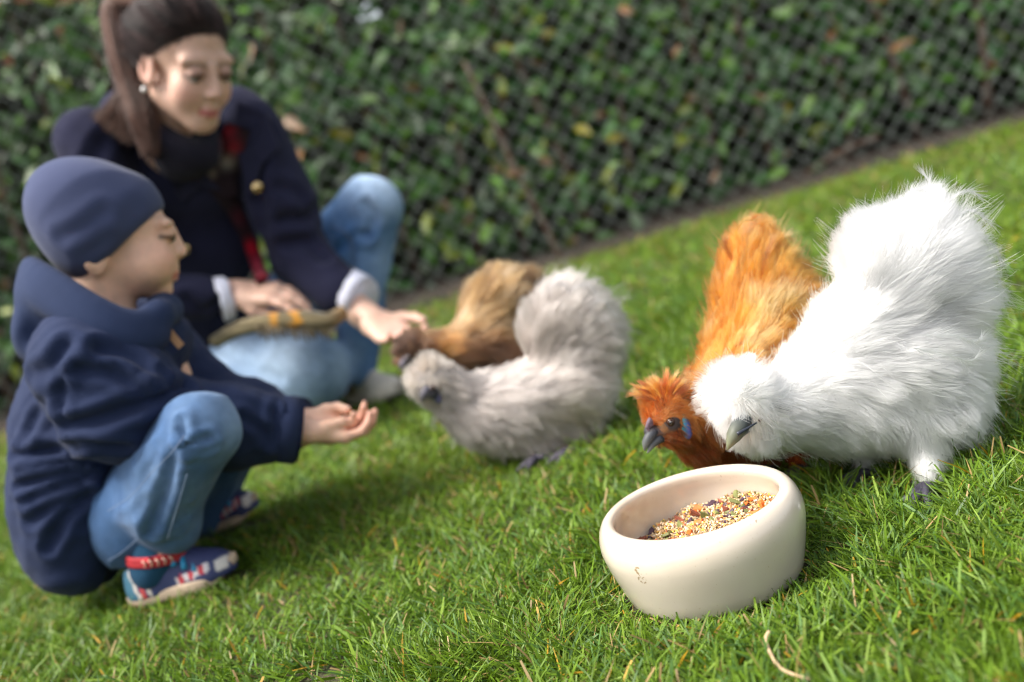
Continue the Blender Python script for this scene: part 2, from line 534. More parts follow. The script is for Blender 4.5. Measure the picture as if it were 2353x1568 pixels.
# --- chain-link fence: every zigzag wire a part
fence = empty('chain_link_fence', (0.5, FENCE_Y, 0))
tag(fence, 'chain-link wire fence standing in front of the leafy hedge', 'fence')
wm = mat('wire_coat', (0.40, 0.45, 0.43), 0.5, noise=40, noise_amt=.2)
P_ = 0.050
zz = []
nz = int(1.75 / P_)
for i in range(nz + 1): zz.append((P_ * 0.5 * (1 if i % 2 else -1) * 1.02, 0.0016 * (1 if i % 2 else -1), 0.035 + i * P_))
V, F = tube(zz, 0.0019, 3)
wire_me = mesh_data('wire', V, [f for f in F if len(f) == 4], [f for f in F if len(f) == 3])
wire_me.materials.append(wm)
for i in range(190):
    o = bpy.data.objects.new('wire', wire_me); link(o, fence)
    o.location = (-4.8 + i * P_ + random.gauss(0, .0018), random.gauss(0, .003), random.gauss(0, .002))
    if i % 2: o.scale = (-1, 1, 1)
for z in (1.76,):
    V, F = tube([(-4.4, FENCE_Y - 0.004, z), (4.6, FENCE_Y - 0.004, z)], 0.0018, 5); pyobj('line_wire', V, F, wm, fence, True)
for x in (-4.35, 4.45):
    V, F = tube([(x, FENCE_Y + .02, -0.3), (x, FENCE_Y + .02, 1.85)], 0.024, 12); pyobj('post', V, F, wm, fence, True)

# --- hedge
hedge = empty('hedge', (0.5, 5.0, 0))
tag(hedge, 'dense dark green evergreen hedge behind the wire fence', 'hedge')
def leaf_shape(L=1.0, W=0.46, fold=0.1, droop=0.12):
    """midrib along +y, face up +z"""
    ys = (0, .28, .62, 1.0); ws = (0, .92, .8, 0)
    V = [(0, 0, 0)]
    for y, w in zip(ys[1:3], ws[1:3]):
        z = -droop * y * y
        V += [(-w * W / 2, y * L, z + fold * w * .5), (0, y * L, z), (w * W / 2, y * L, z + fold * w * .5)]
    V.append((0, L, -droop))
    return np.array(V), [(1, 2, 5, 4), (2, 3, 6, 5)], [(0, 2, 1), (0, 3, 2), (4, 5, 7), (5, 6, 7)]
def leaf_rot(n, tilt=0.55):
    """random leaf frames, faces turned out of the hedge (towards -y and up)"""
    nrm = unit_rows(np.stack([rng.normal(0, tilt, n), -1 + rng.normal(0, .35, n), 0.55 + rng.normal(0, tilt, n)], 1))
    t = unit_rows(rng.normal(0, 1, (n, 3)) + np.array([0, -.3, -.25]))
    t = unit_rows(t - (t * nrm).sum(1, keepdims=True) * nrm)
    s_ = np.cross(t, nrm)
    return np.stack([s_, t, nrm], 2)
def leaf_cols(n, x):
    c = np.empty((n, 3))
    r = rng.random(n); sh = rng.uniform(.5, 1.5, n)[:, None]
    c[:] = np.array([.031, .085, .018]) * sh
    q = r < .30; c[q] = np.array([.085, .185, .024]) * sh[q]
    q = r < .075; c[q] = np.array([.22, .27, .03]) * sh[q]
    q = r < .032; c[q] = np.array([.26, .13, .055]) * sh[q]
    q = r < .012; c[q] = np.array([.36, .22, .13]) * sh[q]
    q = (r > .93); c[q] = np.array([.11, .16, .10]) * sh[q]
    q = (r > .955) & (x < -1.2); c[q] = np.array([.28, .10, .045]) * sh[q]
    return c
leaf_m = mat('hedge_leaf', col_attr=True, rough=0.4, trans=0.18, spec=.35, noise=35, noise_amt=.25)
LV, LQ, LT = leaf_shape()
def leaf_mass(n, ylo, yhi, Lm, zmax=2.45, zmin=0.04):
    x = rng.uniform(-4.6, 4.8, n); z = zmin + (zmax - zmin) * rng.random(n) ** 0.95
    y = rng.uniform(ylo, yhi, n)
    P = np.stack([x, y, z], 1)
    P[:, 1] += 0.10 * vnoise(P, 2.2, 3) + 0.05 * vnoise(P, 6, 5)
    keep = vnoise(P, 5.0, 9) > -0.62
    # two little holes where the sky twinkles through
    for (hx, hy) in ((931, 72), (855, 40)):
        d = unit(ray(hx, hy)); t = (P[:, 1]) / d[1]
        Q_ = np.array([0, 0, CAM_H]) + t[:, None] * d
        keep &= np.linalg.norm(P - Q_, axis=1) > 0.012
    low = (P[:, 2] < 0.22) & (rng.random(n) < 0.65)
    keep &= ~low
    P = P[keep]; n = len(P)
    return P, leaf_rot(n), Lm * rng.uniform(.55, 1.25, n), leaf_cols(n, P[:, 0])
A = [leaf_mass(5000, 4.66, 4.95, .108), leaf_mass(4600, 4.95, 5.18, .105), leaf_mass(3800, 5.18, 5.42, .11)]
P, Rm, S_, C_ = [np.concatenate([a[i] for a in A]) for i in range(4)]
# the 300 front leaves in view become parts of their own
q = P - np.array([0, 0, CAM_H])
w_ = q @ np.array(_F); sx = 1176.5 + F_PX * (q @ np.array(_right)) / w_; sy = 784 - F_PX * (q @ np.array(_up)) / w_
inview = (sx > 20) & (sx < 2333) & (sy > 20) & (sy < 1000) & ~((sx < 700) & (sy > 150))
score = np.where(inview, S_ * 1.0 - (P[:, 1] - 4.6) * 0.12, -9)
own = np.argsort(-score)[:300]
rest = np.ones(len(P), bool); rest[own] = False
def bake_leaves(P, Rm, S_, C_):
    V = P[:, None, :] + S_[:, None, None] * np.einsum('nij,kj->nki', Rm, LV)
    k = len(LV); off = (np.arange(len(P)) * k)[:, None, None]
    return V.reshape(-1, 3), (np.array(LQ)[None] + off).reshape(-1, 4), (np.array(LT)[None] + off).reshape(-1, 3), np.repeat(C_, k, 0)
V, Q, T, C = bake_leaves(P[rest], Rm[rest], S_[rest], C_[rest])
tag(obj('foliage', mesh_data('foliage', V, Q, T, True, C), leaf_m, hedge), kind='stuff')
leaf_mes = []
LEAFC = [(.03, .085, .018), (.045, .12, .024), (.036, .10, .03), (.085, .185, .024), (.06, .15, .02), (.10, .15, .085), (.025, .07, .02), (.05, .11, .04), (.11, .22, .03), (.20, .25, .03), (.30, .26, .03), (.24, .13, .06)]
LEAFW = [3, 3, 3, 2.5, 3, 1.6, 2, 2, 1.5, .7, .3, .6]
for i in range(12):
    me = mesh_data('leaf', LV, LQ, LT, True, np.tile(LEAFC[i], (len(LV), 1)))
    me.materials.append(leaf_m); leaf_mes.append(me)
for i in own:
    o = bpy.data.objects.new('leaf', random.choices(leaf_mes, LEAFW)[0]); link(o, hedge)
    M4 = Matrix([list(Rm[i][r] * S_[i]) + [float(P[i][r] - hedge.location[r])] for r in range(3)] + [[0, 0, 0, 1]])
    o.matrix_local = M4
# stems, and a twig backing sheet coloured dark for the shade inside
bark = mat('hedge_bark', (0.10, 0.062, 0.045), 0.85, noise=30, noise_amt=.4, bump=(80, .6, .004))
def stem(pts, r0, r1):
    pth = spline(pts, 10)
    V, F = tube(pth, list(np.linspace(r0, r1, 10)), 7); pyobj('stem', V, F, bark, hedge, True)
stem([at(1310, 640, 4.6), at(1255, 520, 4.58), at(1180, 380, 4.56), at(1125, 260, 4.6), at(1065, 140, 4.66)], .016, .008)
stem([at(2020, 315, 4.62), at(1930, 350, 4.6), at(1850, 400, 4.66)], .012, .006)
for i in range(26):
    x = -4.2 + i * .34 + random.uniform(-.1, .1); y = random.uniform(4.95, 5.3)
    p0 = np.array([x, y, 0.0]); dx = random.uniform(-.25, .25)
    stem([p0, p0 + [dx * .4, random.uniform(-.1, .05), .6], p0 + [dx, random.uniform(-.15, .1), 1.3], p0 + [dx * 1.6, 0, 2.2]], random.uniform(.014, .03), .005)
inm = mat('hedge_inside_shade', (0.022, 0.026, 0.016), 0.95, noise=25, noise_amt=.6, bump=(40, 1, .03))
nx, nz = 180, 48
V, F = [], []
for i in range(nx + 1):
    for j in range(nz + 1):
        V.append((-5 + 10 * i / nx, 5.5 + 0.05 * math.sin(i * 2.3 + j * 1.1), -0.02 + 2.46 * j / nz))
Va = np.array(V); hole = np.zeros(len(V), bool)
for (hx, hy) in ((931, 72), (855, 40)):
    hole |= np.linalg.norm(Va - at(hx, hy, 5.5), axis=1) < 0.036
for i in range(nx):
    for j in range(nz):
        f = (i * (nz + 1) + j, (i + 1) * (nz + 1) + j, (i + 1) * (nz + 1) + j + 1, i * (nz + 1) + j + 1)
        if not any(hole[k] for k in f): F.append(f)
o = pyobj('dark_twig_backing', V, F, inm, hedge, True)

# --- the lawn's blades
BOWL = np.array([0.125, 0.935, 0.003])
NO_GRASS = [(BOWL[0], BOWL[1], 0.092)]
def make_grass():
    out_V, out_Q, out_C = [], [], []
    def batch(n, xlo, xhi, ylo, yhi, h, w, lv, tall=1.0, extra=None):
        x = rng.uniform(xlo, xhi, n); y = rng.uniform(ylo, yhi, n)
        P = np.stack([x, y, np.zeros(n)], 1)
        q = P - np.array([0, 0, CAM_H]); wz = q @ np.array(_F)
        sx = 1176.5 + F_PX * (q @ np.array(_right)) / wz; sy = 784 - F_PX * (q @ np.array(_up)) / wz
        keep = (sx > -250) & (sx < 2600) & (sy > -50) & (sy < 1750) | (rng.random(n) < 0.22)
        tuft = vnoise(P, 26, 1) * .6 + vnoise(P, 9, 2) * .4
        keep &= rng.random(n) < np.clip(0.86 + 0.55 * tuft, .25, 1)
        keep &= rng.random(n) < np.clip((4.43 - y) / .16, 0, 1) ** .5
        for (ex, ey, er) in NO_GRASS: keep &= (x - ex) ** 2 + (y - ey) ** 2 > er * er
        P = P[keep]; n = len(P); tuft = tuft[keep]
        hh = h * np.clip(rng.normal(1, .3, n), .35, 2.0) * (1 + .35 * tuft) * (1 + .25 * vnoise(P, 3.2, 4))
        hh *= np.where(P[:, 0] > 0.02, 1.12, 0.92)
        bd = np.hypot(P[:, 0] - BOWL[0], P[:, 1] - BOWL[1]); hh *= np.clip((bd - .06) / .10, .5, 1)
        az = rng.uniform(0, 2 * np.pi, n) * .75 + 2.2 * vnoise(P, 14, 6)
        tilt = np.clip(rng.normal(.75, .38, n), 0.02, 1.5)
        hd = np.stack([np.cos(az), np.sin(az), np.zeros(n)], 1)
        d0 = hd * np.sin(tilt)[:, None] + np.array([0, 0, 1.0]) * np.cos(tilt)[:, None]
        curve = rng.uniform(0.0, .75, n)[:, None] * hd - np.array([0, 0, 1.0]) * rng.uniform(0, .3, n)[:, None]
        side = np.stack([-np.sin(az), np.cos(az), np.zeros(n)], 1)
        tw = rng.normal(0, .7, n); side = side * np.cos(tw)[:, None] + np.cross(side, d0) * np.sin(tw)[:, None]
        t = np.linspace(0, 1, lv)
        C = P[:, None, :] + hh[:, None, None] * (t[None, :, None] * d0[:, None, :] + (t ** 2)[None, :, None] * curve[:, None, :] * .8)
        C[..., 2] = np.maximum(C[..., 2], 0.0015 + 0.004 * rng.random(n)[:, None] * t[None])
        prof = np.interp(t, [0, .3, .7, 1], [.75, 1, .85, .1])
        blunt = rng.random(n) < .35
        pw = np.where(blunt[:, None], np.interp(t, [0, .3, .7, 1], [.75, 1, .95, .75])[None], prof[None])
        ww = w * rng.uniform(.55, 1.35, n)
        off = side[:, None, :] * (pw * ww[:, None] * .5)[..., None]
        V = np.stack([C - off, C + off], 2).reshape(n, lv * 2, 3)
        q_ = np.array([(2 * i, 2 * i + 1, 2 * i + 3, 2 * i + 2) for i in range(lv - 1)])
        Q = q_[None] + (np.arange(n) * lv * 2)[:, None, None]
        c = np.array([.122, .212, .012]) * rng.uniform(.65, 1.35, n)[:, None]
        c += np.array([.035, .03, .0]) * (vnoise(P, 2.2, 11) * .8)[:, None]
        r = rng.random(n)
        blue = r < .2; c[blue] = np.array([.085, .175, .035]) * rng.uniform(.7, 1.3, blue.sum())[:, None]
        lite = (r > .2) & (r < .33); c[lite] = np.array([.19, .29, .030]) * rng.uniform(.8, 1.25, lite.sum())[:, None]
        dryp = .030 + .05 * np.clip(vnoise(P, 5, 8), 0, 1) + .03 * (P[:, 0] < .1) + .12 * np.clip((P[:, 1] - 3.2), 0, 1)
        dry = rng.random(n) < dryp
        c[dry] = np.array([.36, .25, .10]) * rng.uniform(.6, 1.3, dry.sum())[:, None]
        yel = rng.random(n) < .014
        c[yel] = np.array([.46, .27, .02]) * rng.uniform(.7, 1.2, yel.sum())[:, None]
        c = np.clip(c, .01, .8)
        # flat dead blades lie low
        base = sum(len(v) for v in out_V)
        out_V.append(V.reshape(-1, 3)); out_Q.append(Q.reshape(-1, 4) + base); out_C.append(np.repeat(c, lv * 2, 0))
        return n
    cnt = batch(84000, -.25, .62, .55, 1.15, .0245, .0020, 4)
    cnt += batch(72000, -1.05, .85, 1.0, 1.75, .025, .0022, 4)
    cnt += batch(52000, -1.5, 1.35, 1.7, 2.7, .028, .0034, 3)
    cnt += batch(46000, -2.4, 2.7, 2.6, 4.43, .034, .005, 3)
    cnt += batch(5000, -1.2, -.2, .5, 1.1, .031, .0028, 4)
    cnt += batch(5000, .55, 1.3, .5, 1.3, .031, .0028, 4)
    V, Q, C = np.concatenate(out_V), np.concatenate(out_Q), np.concatenate(out_C)
    print('grass blades', cnt, 'tris', len(Q) * 2)
    gmat = mat('grass_blade', col_attr=True, rough=0.45, trans=0.30, spec=.3)
    o = obj('grass', mesh_data('grass', V, Q, None, True, C), gmat)
    tag(o, 'short green lawn grass covering the ground', 'grass', kind='stuff')

# ================================================================== BOWL AND FEED
def lathe(prof, n=72):
    V, F = [], []
    for (r, z) in prof:
        for j in range(n):
            a = 2 * math.pi * j / n; V.append((r * math.cos(a), r * math.sin(a), z))
    for i in range(len(prof) - 1):
        for j in range(n):
            j2 = (j + 1) % n; F.append((i * n + j, i * n + j2, (i + 1) * n + j2, (i + 1) * n + j))
    return V, F
bowl_m, nt, b = new_mat('cream_glaze')
tcn = nt.nodes.new('ShaderNodeTexCoord')
c = mixc(nt, noise_mix(nt, 22, seed=7, lo=.3, hi=.7), (0.61, 0.525, 0.425), (0.67, 0.59, 0.49))
c = mixc(nt, noise_mix(nt, 420, seed=8, lo=.66, hi=.72), c, (0.50, 0.38, 0.25))
c = mixc(nt, noise_mix(nt, 9, detail=8, seed=14, lo=.60, hi=.80), c, (0.50, 0.40, 0.28))
c = mixc(nt, noise_mix(nt, 150, detail=3, seed=15, lo=.74, hi=.76), c, (0.28, 0.20, 0.12))
def spot(nt, pos, rad):
    N, L = nt.nodes, nt.links
    d = N.new('ShaderNodeVectorMath'); d.operation = 'DISTANCE'; d.inputs[1].default_value = pos
    L.new(tcn.outputs['Object'], d.inputs[0])
    a = N.new('ShaderNodeMath'); a.operation = 'LESS_THAN'; a.inputs[1].default_value = rad
    L.new(d.outputs['Value'], a.inputs[0])
    mm = N.new('ShaderNodeMath'); mm.operation = 'MULTIPLY'; L.new(a.outputs[0], mm.inputs[0]); L.new(noise_mix(nt, 330, seed=12, lo=.5, hi=.54), mm.inputs[1])
    return mm.outputs[0]
def on_bowl(px, py, r=.1):
    d = ray(px, py); o = np.array([0, 0, CAM_H]) - BOWL
    A_ = d[0] ** 2 + d[1] ** 2; B_ = 2 * (o[0] * d[0] + o[1] * d[1]); C_ = o[0] ** 2 + o[1] ** 2 - r * r
    t = (-B_ - math.sqrt(B_ * B_ - 4 * A_ * C_)) / (2 * A_)
    return o + t * d
for (px, py, rr) in ((1469, 1311, .0045), (1477, 1331, .005), (1780, 1110, .003)):
    c = mixc(nt, spot(nt, on_bowl(px, py, .1), rr), c, (0.34, 0.25, 0.15))
nt.links.new(c, b.inputs['Base Color'])
b.inputs['Roughness'].default_value = 0.28; b.inputs['Coat Weight'].default_value = 1.0; b.inputs['Coat Roughness'].default_value = 0.03
b.inputs['Subsurface Weight'].default_value = 0.0
bp = nt.nodes.new('ShaderNodeBump'); bp.inputs['Strength'].default_value = 0.25; bp.inputs['Distance'].default_value = 0.002
nt.links.new(noise_mix(nt, 45, detail=2, seed=9, lo=0, hi=1), bp.inputs['Height']); nt.links.new(bp.outputs[0], b.inputs['Coat Normal'])
prof = [(0.0, 0.004), (.078, .004), (.082, 0.0), (.0865, .0012), (.0890, .006), (.0925, .018), (.0960, .030), (.0992, .042), (.1014, .053), (.1020, .060), (.1012, .068),
        (.0985, .0760), (.0950, .0812), (.0915, .0838), (.0878, .0846), (.0845, .0838), (.0828, .0815), (.0823, .0785), (.0830, .074), (.0852, .067), (.0867, .059), (.0870, .050),
        (.0857, .037), (.081, .026), (.070, .020), (.03, .018), (0.0, .018)]
V, F = lathe(prof)
bowl = pyobj('feeding_bowl', V, F, bowl_m, None, True)
bowl.location = BOWL
tag(bowl, 'round cream glazed ceramic bowl of feed standing on the grass', 'bowl')

feed = empty('feed_mix', BOWL + [0, 0, .02])
tag(feed, 'mixed grain and dried vegetable feed heaped inside the cream bowl', 'feed')
def feed_z(x, y):
    r = np.sqrt(x * x + y * y)
    return .046 + .13 * x + .03 * y + .006 * np.cos(r * 55) - 1.2 * np.clip(r - .06, 0, 1) ** 1.2 * .25 + .0025 * np.sin(x * 150 + y * 90)
fm = mat('grain', col_attr=True, rough=.65, noise=300, noise_amt=.2)
V, F = [], []
nr, na = 10, 40
for i in range(nr + 1):
    for j in range(na):
        r = .0845 * i / nr; a = 2 * math.pi * j / na
        x, y = r * math.cos(a), r * math.sin(a)
        V.append((BOWL[0] + x, BOWL[1] + y, BOWL[2] + float(max(.0205, feed_z(x, y)))))
for i in range(nr):
    for j in range(na):
        j2 = (j + 1) % na; F.append((i * na + j, (i + 1) * na + j, (i + 1) * na + j2, i * na + j2))
pyobj('heap', V, F, fm, feed, True, np.array([.34, .22, .12]))
def octa(n, P, rads, C):
    base = np.array([(1, 0, 0), (-1, 0, 0), (0, 1, 0), (0, -1, 0), (0, 0, 1), (0, 0, -1)], float)
    tri = np.array([(0, 2, 4), (2, 1, 4), (1, 3, 4), (3, 0, 4), (2, 0, 5), (1, 2, 5), (3, 1, 5), (0, 3, 5)])
    Rm = np.linalg.qr(rng.normal(0, 1, (n, 3, 3)))[0]
    V = P[:, None, :] + np.einsum('nij,nkj->nki', Rm, base[None] * rads[:, None, :])
    return V.reshape(-1, 3), (tri[None] + (np.arange(n) * 6)[:, None, None]).reshape(-1, 3), np.repeat(C, 6, 0)
n = 5200
a = rng.uniform(0, 2 * np.pi, n); r = .083 * np.sqrt(rng.random(n))
x, y = r * np.cos(a), r * np.sin(a)
P = np.stack([BOWL[0] + x, BOWL[1] + y, BOWL[2] + np.maximum(.021, feed_z(x, y)) + rng.uniform(0, .003, n)], 1)
pal = np.array([(.72, .55, .33), (.62, .42, .2), (.78, .68, .5), (.75, .46, .08), (.45, .28, .13), (.85, .8, .7), (.3, .16, .08), (.5, .12, .03), (.12, .07, .09), (.2, .2, .06)])
C = pal[rng.choice(10, n, p=[.20, .2, .13, .10, .14, .06, .07, .03, .04, .03])] * rng.uniform(.75, 1.2, n)[:, None]
rads = np.stack([rng.uniform(.0013, .0034, n), rng.uniform(.0009, .0017, n), rng.uniform(.0008, .0014, n)], 1)
V, T, Cc = octa(n, P, rads, np.clip(C, 0, .9))
tag(obj('grains', mesh_data('grains', V, None, T, False, Cc), fm, feed), kind='stuff')
flake_cols = [((.72, .15, .02), 34), ((.07, .035, .055), 34), ((.22, .06, .03), 22), ((.16, .17, .05), 20), ((.7, .42, .06), 12)]
flk_m = [mat('flake_%s' % nme, cc, .6, noise=200, noise_amt=.3) for nme, (cc, _) in zip(('carrot', 'beet', 'tomato', 'leek', 'maize'), flake_cols)]
for ci, (cc, cn) in enumerate(flake_cols):
    for i in range(cn):
        a = random.uniform(0, 2 * math.pi); r = .078 * math.sqrt(random.random())
        x, y = r * math.cos(a), r * math.sin(a)
        if ci in (1, 2, 3) and random.random() < .6: y = abs(y) * 1.0 + .01; x, y = x * .9, min(y, .07)
        z = BOWL[2] + float(max(.023, feed_z(np.array(x), np.array(y)))) + .0025
        s_ = random.uniform(.003, .0068); k = random.randint(5, 7)
        Rr = Matrix.Rotation(random.uniform(0, 6.28), 3, 'Z') @ Matrix.Rotation(random.gauss(0, .5), 3, 'X') @ Matrix.Rotation(random.gauss(0, .5), 3, 'Y')
        top, bot = [], []
        for j in range(k):
            aa = 2 * math.pi * j / k; rr = s_ * random.uniform(.6, 1.2)
            v = Vector((rr * math.cos(aa) * 1.3, rr * math.sin(aa) * .8, s_ * .25 * math.cos(aa * 2)))
            top.append(np.array(Rr @ (v + Vector((0, 0, s_ * .18)))) + (BOWL[0] + x, BOWL[1] + y, z)); bot.append(np.array(Rr @ (v - Vector((0, 0, s_ * .18)))) + (BOWL[0] + x, BOWL[1] + y, z))
        F = [tuple(range(k)), tuple(range(2 * k - 1, k - 1, -1))] + [(j, k + j, k + (j + 1) % k, (j + 1) % k) for j in range(k)]
        pyobj('flake', top + bot, F, flk_m[ci], feed)
# ================================================================== CHICKENS
feather_m = hair_mat('feather_fibre', .55, .75)
down_m = mat('chicken_skin_down', col_attr=True, rough=.9, noise=60, noise_amt=.15)
beak_m = mat('beak_horn', col_attr=True, spec=.35, rough=.5, noise=90, noise_amt=.15)
eye_m = mat('bird_eye', (.030, .010, .005), .2)
pupil_m = mat('bird_pupil', (.004, .004, .004), .05, coat=1)
toe_m = mat('dark_toe_skin', (.045, .04, .06), .6, noise=120, noise_amt=.3, bump=(300, .5, .001))
lobe_m = mat('turquoise_earlobe', col_attr=True, rough=.4, noise=150, noise_amt=.2, sss=.2)
face_m = mat('bird_face_skin', col_attr=True, rough=.6, noise=160, noise_amt=.35, bump=(420, .6, .0015))

def chicken(name, label, blobs, ctrl, n, col_fn, base_col, n_long=0, h=.006, rad=.00020, group=None, clump=.5, per_clump=14, cones=(), jitter=.25, bare=()):
    """blobs: (px, py, Y, rx, ry, rdepth[, angle]) in picture pixels; cones: (px,py,Y,r, px,py,Y,r);
    ctrl: (px, py, Y, dx, dy, dY, lift, length)"""
    s = Solid()
    for bb in blobs:
        px, py, Y, rx, ry, rd = bb[:6]; ang = math.radians(bb[6]) if len(bb) > 6 else 0
        ex = sdir(math.cos(ang), math.sin(ang)); ez = sdir(-math.sin(ang), math.cos(ang)); ey = np.cross(ez, ex)
        s.ell(at(px, py, Y), (m_px(rx, Y), m_px(rd, Y), m_px(ry, Y)), np.stack([ex, ey, ez], 1), k=.03)
    for (ax_, ay_, aY, ar, bx_, by_, bY, br) in cones:
        s.cone(at(ax_, ay_, aY), at(bx_, by_, bY), m_px(ar, aY), m_px(br, bY), k=.02)
    V, Q = s.mesh(h, smooth=3)
    root = solid_obj(name, V, Q, down_m, None, base_col(V) if callable(base_col) else np.tile(base_col, (len(V), 1)))
    tag(root, label, 'chicken', group)
    cp = np.array([at(c[0], c[1], c[2]) for c in ctrl])
    cv = np.array([np.concatenate([sdir(c[3], c[4], c[5]), [c[6], c[7]]]) for c in ctrl])
    def wt(c):
        w = np.ones(len(c))
        for (bx, by, bY, br) in bare: w *= np.linalg.norm(c - at(bx, by, bY), axis=1) > m_px(br, bY)
        w *= np.where(c[:, 2] < .006, 0, 1)
        return w
    P, N = sample(V, Q, n, wt)
    iv = idw(P, cp, cv)
    S, R, ow = grow(P, N, unit_rows(iv[:, :3]), iv[:, 4], np.clip(iv[:, 3], .02, 1), rad=rad, big=.5, clump=clump, per_clump=per_clump, jitter=jitter)
    S[..., 2] = np.maximum(S[..., 2], .004)
    tag(strands('plumage', S, R, col_fn(P, N, ow, S), feather_m, root), kind='stuff')
    if n_long:
        P, N = sample(V, Q, n_long, wt); iv = idw(P, cp, cv)
        S, R, ow = grow(P, N, unit_rows(iv[:, :3]), iv[:, 4] * 1.32, np.clip(iv[:, 3] * 1.25, .02, 1), k=6, rad=rad * 1.3, clump=.85, per_clump=7, jitter=jitter * 1.5, curl=.35)
        S[..., 2] = np.maximum(S[..., 2], .004)
        tag(strands('wisps', S, R, col_fn(P, N, ow, S), feather_m, root), kind='stuff')
    return root, V, Q

def px_of(P):
    q = P - np.array([0, 0, CAM_H]); w = q @ np.array(_F)
    return 1176.5 + F_PX * (q @ np.array(_right)) / w, 784 - F_PX * (q @ np.array(_up)) / w

def plumes(root, specs, colors, kpts=7, barbs=46, name='tail_plume', join=False, tipc=None):
    """loose ragged plumes: a curved shaft with long soft barbs; specs: list of pixel paths (px,py,Y) and barb length"""
    S, R, C = [], [], []
    for i, (path, bl, spread) in enumerate(specs):
        pth = spline([at(*p) for p in path], 22)
        if not join: S, R, C = [], [], []
        S.append(spline(pth, 6)); R.append(np.full(6, .0005) * np.linspace(1, .3, 6)); C.append(colors[i % len(colors)])
        view = unit(np.array([0, 0, CAM_H]) - pth[10])
        for j in range(barbs):
            t = j / (barbs - 1); k = min(int(t * 20), 20)
            p0 = pth[k] + (pth[k + 1] - pth[k]) * (t * 20 - k if k < 20 else 0); tg = unit(pth[k + 1] - pth[k]); sd_ = unit(np.cross(tg, view))
            for sgn in (-1, 1):
                d = unit(tg + sd_ * sgn * spread * rng.uniform(.5, 1.2) + rng.normal(0, .16, 3))
                L = bl * rng.uniform(.5, 1.15) * (1 - .35 * t)
                c0 = rng.normal(0, .18, 3)
                tt = np.linspace(0, 1, 6)[:, None]
                S.append(p0 + L * (tt * d + tt ** 2 * (tg * .35 + c0) * .5)); R.append(.00026 * np.linspace(1, .3, 6)); C.append(colors[i % len(colors)] * rng.uniform(.8, 1.12))
        if not join: tag(strands(name, np.array(S), np.array(R), np.clip(np.array(C), 0, .95), feather_m, root), kind='stuff')
    if join: tag(strands(name, np.array(S), np.array(R), np.clip(np.array(C), 0, .95), feather_m, root), kind='stuff')

def beak(root, pts_up, r_up, pts_lo, r_lo, cols, name='beak'):
    up = spline(pts_up, 9); V, F = tube(up, list(np.interp(np.linspace(0, 1, 9), np.linspace(0, 1, len(r_up)), r_up)), 10)
    c = np.array([np.array(cols[0]) * (1 - t) + np.array(cols[1]) * t for t in np.repeat(np.linspace(0, 1, 9) ** 1.6, 10)])
    o = pyobj(name, V, F, beak_m, root, True, c)
    lo = spline(pts_lo, 7); V, F = tube(lo, list(np.interp(np.linspace(0, 1, 7), np.linspace(0, 1, len(r_lo)), r_lo)), 8)
    c = np.array([np.array(cols[0]) * (1 - t) + np.array(cols[1]) * t for t in np.repeat(np.linspace(0, 1, 7) ** 1.6, 8)])
    pyobj('lower_beak', V, F, beak_m, root, True, c)
def bird_eye(root, c, r, out):
    V, F = ball(c, r); e = pyobj('eye', V, F, eye_m, root, True)
    V, F = ball(np.asarray(c) + unit(out) * r * .62, r * .5); pyobj('pupil', V, F, pupil_m, e, True)
def foot(root, c, fwd, L=.035):
    """four dark toes splayed on the ground"""
    c = np.asarray(c, float); f = unit([fwd[0], fwd[1], 0]); s_ = np.array([-f[1], f[0], 0])
    for a, l in ((0, 1.1), (.55, .95), (-.55, .95), (math.pi * .92, .6)):
        d = f * math.cos(a) + s_ * math.sin(a)
        V, F = tube([c + [0, 0, .016], c + d * L * l * .45 + [0, 0, .012], c + d * L * l * .85 + [0, 0, .007], c + d * L * l * 1.15 + [0, 0, .003]], [.005, .0045, .0035, .0008], 8)
        pyobj('toe', V, F, toe_m, root, True)

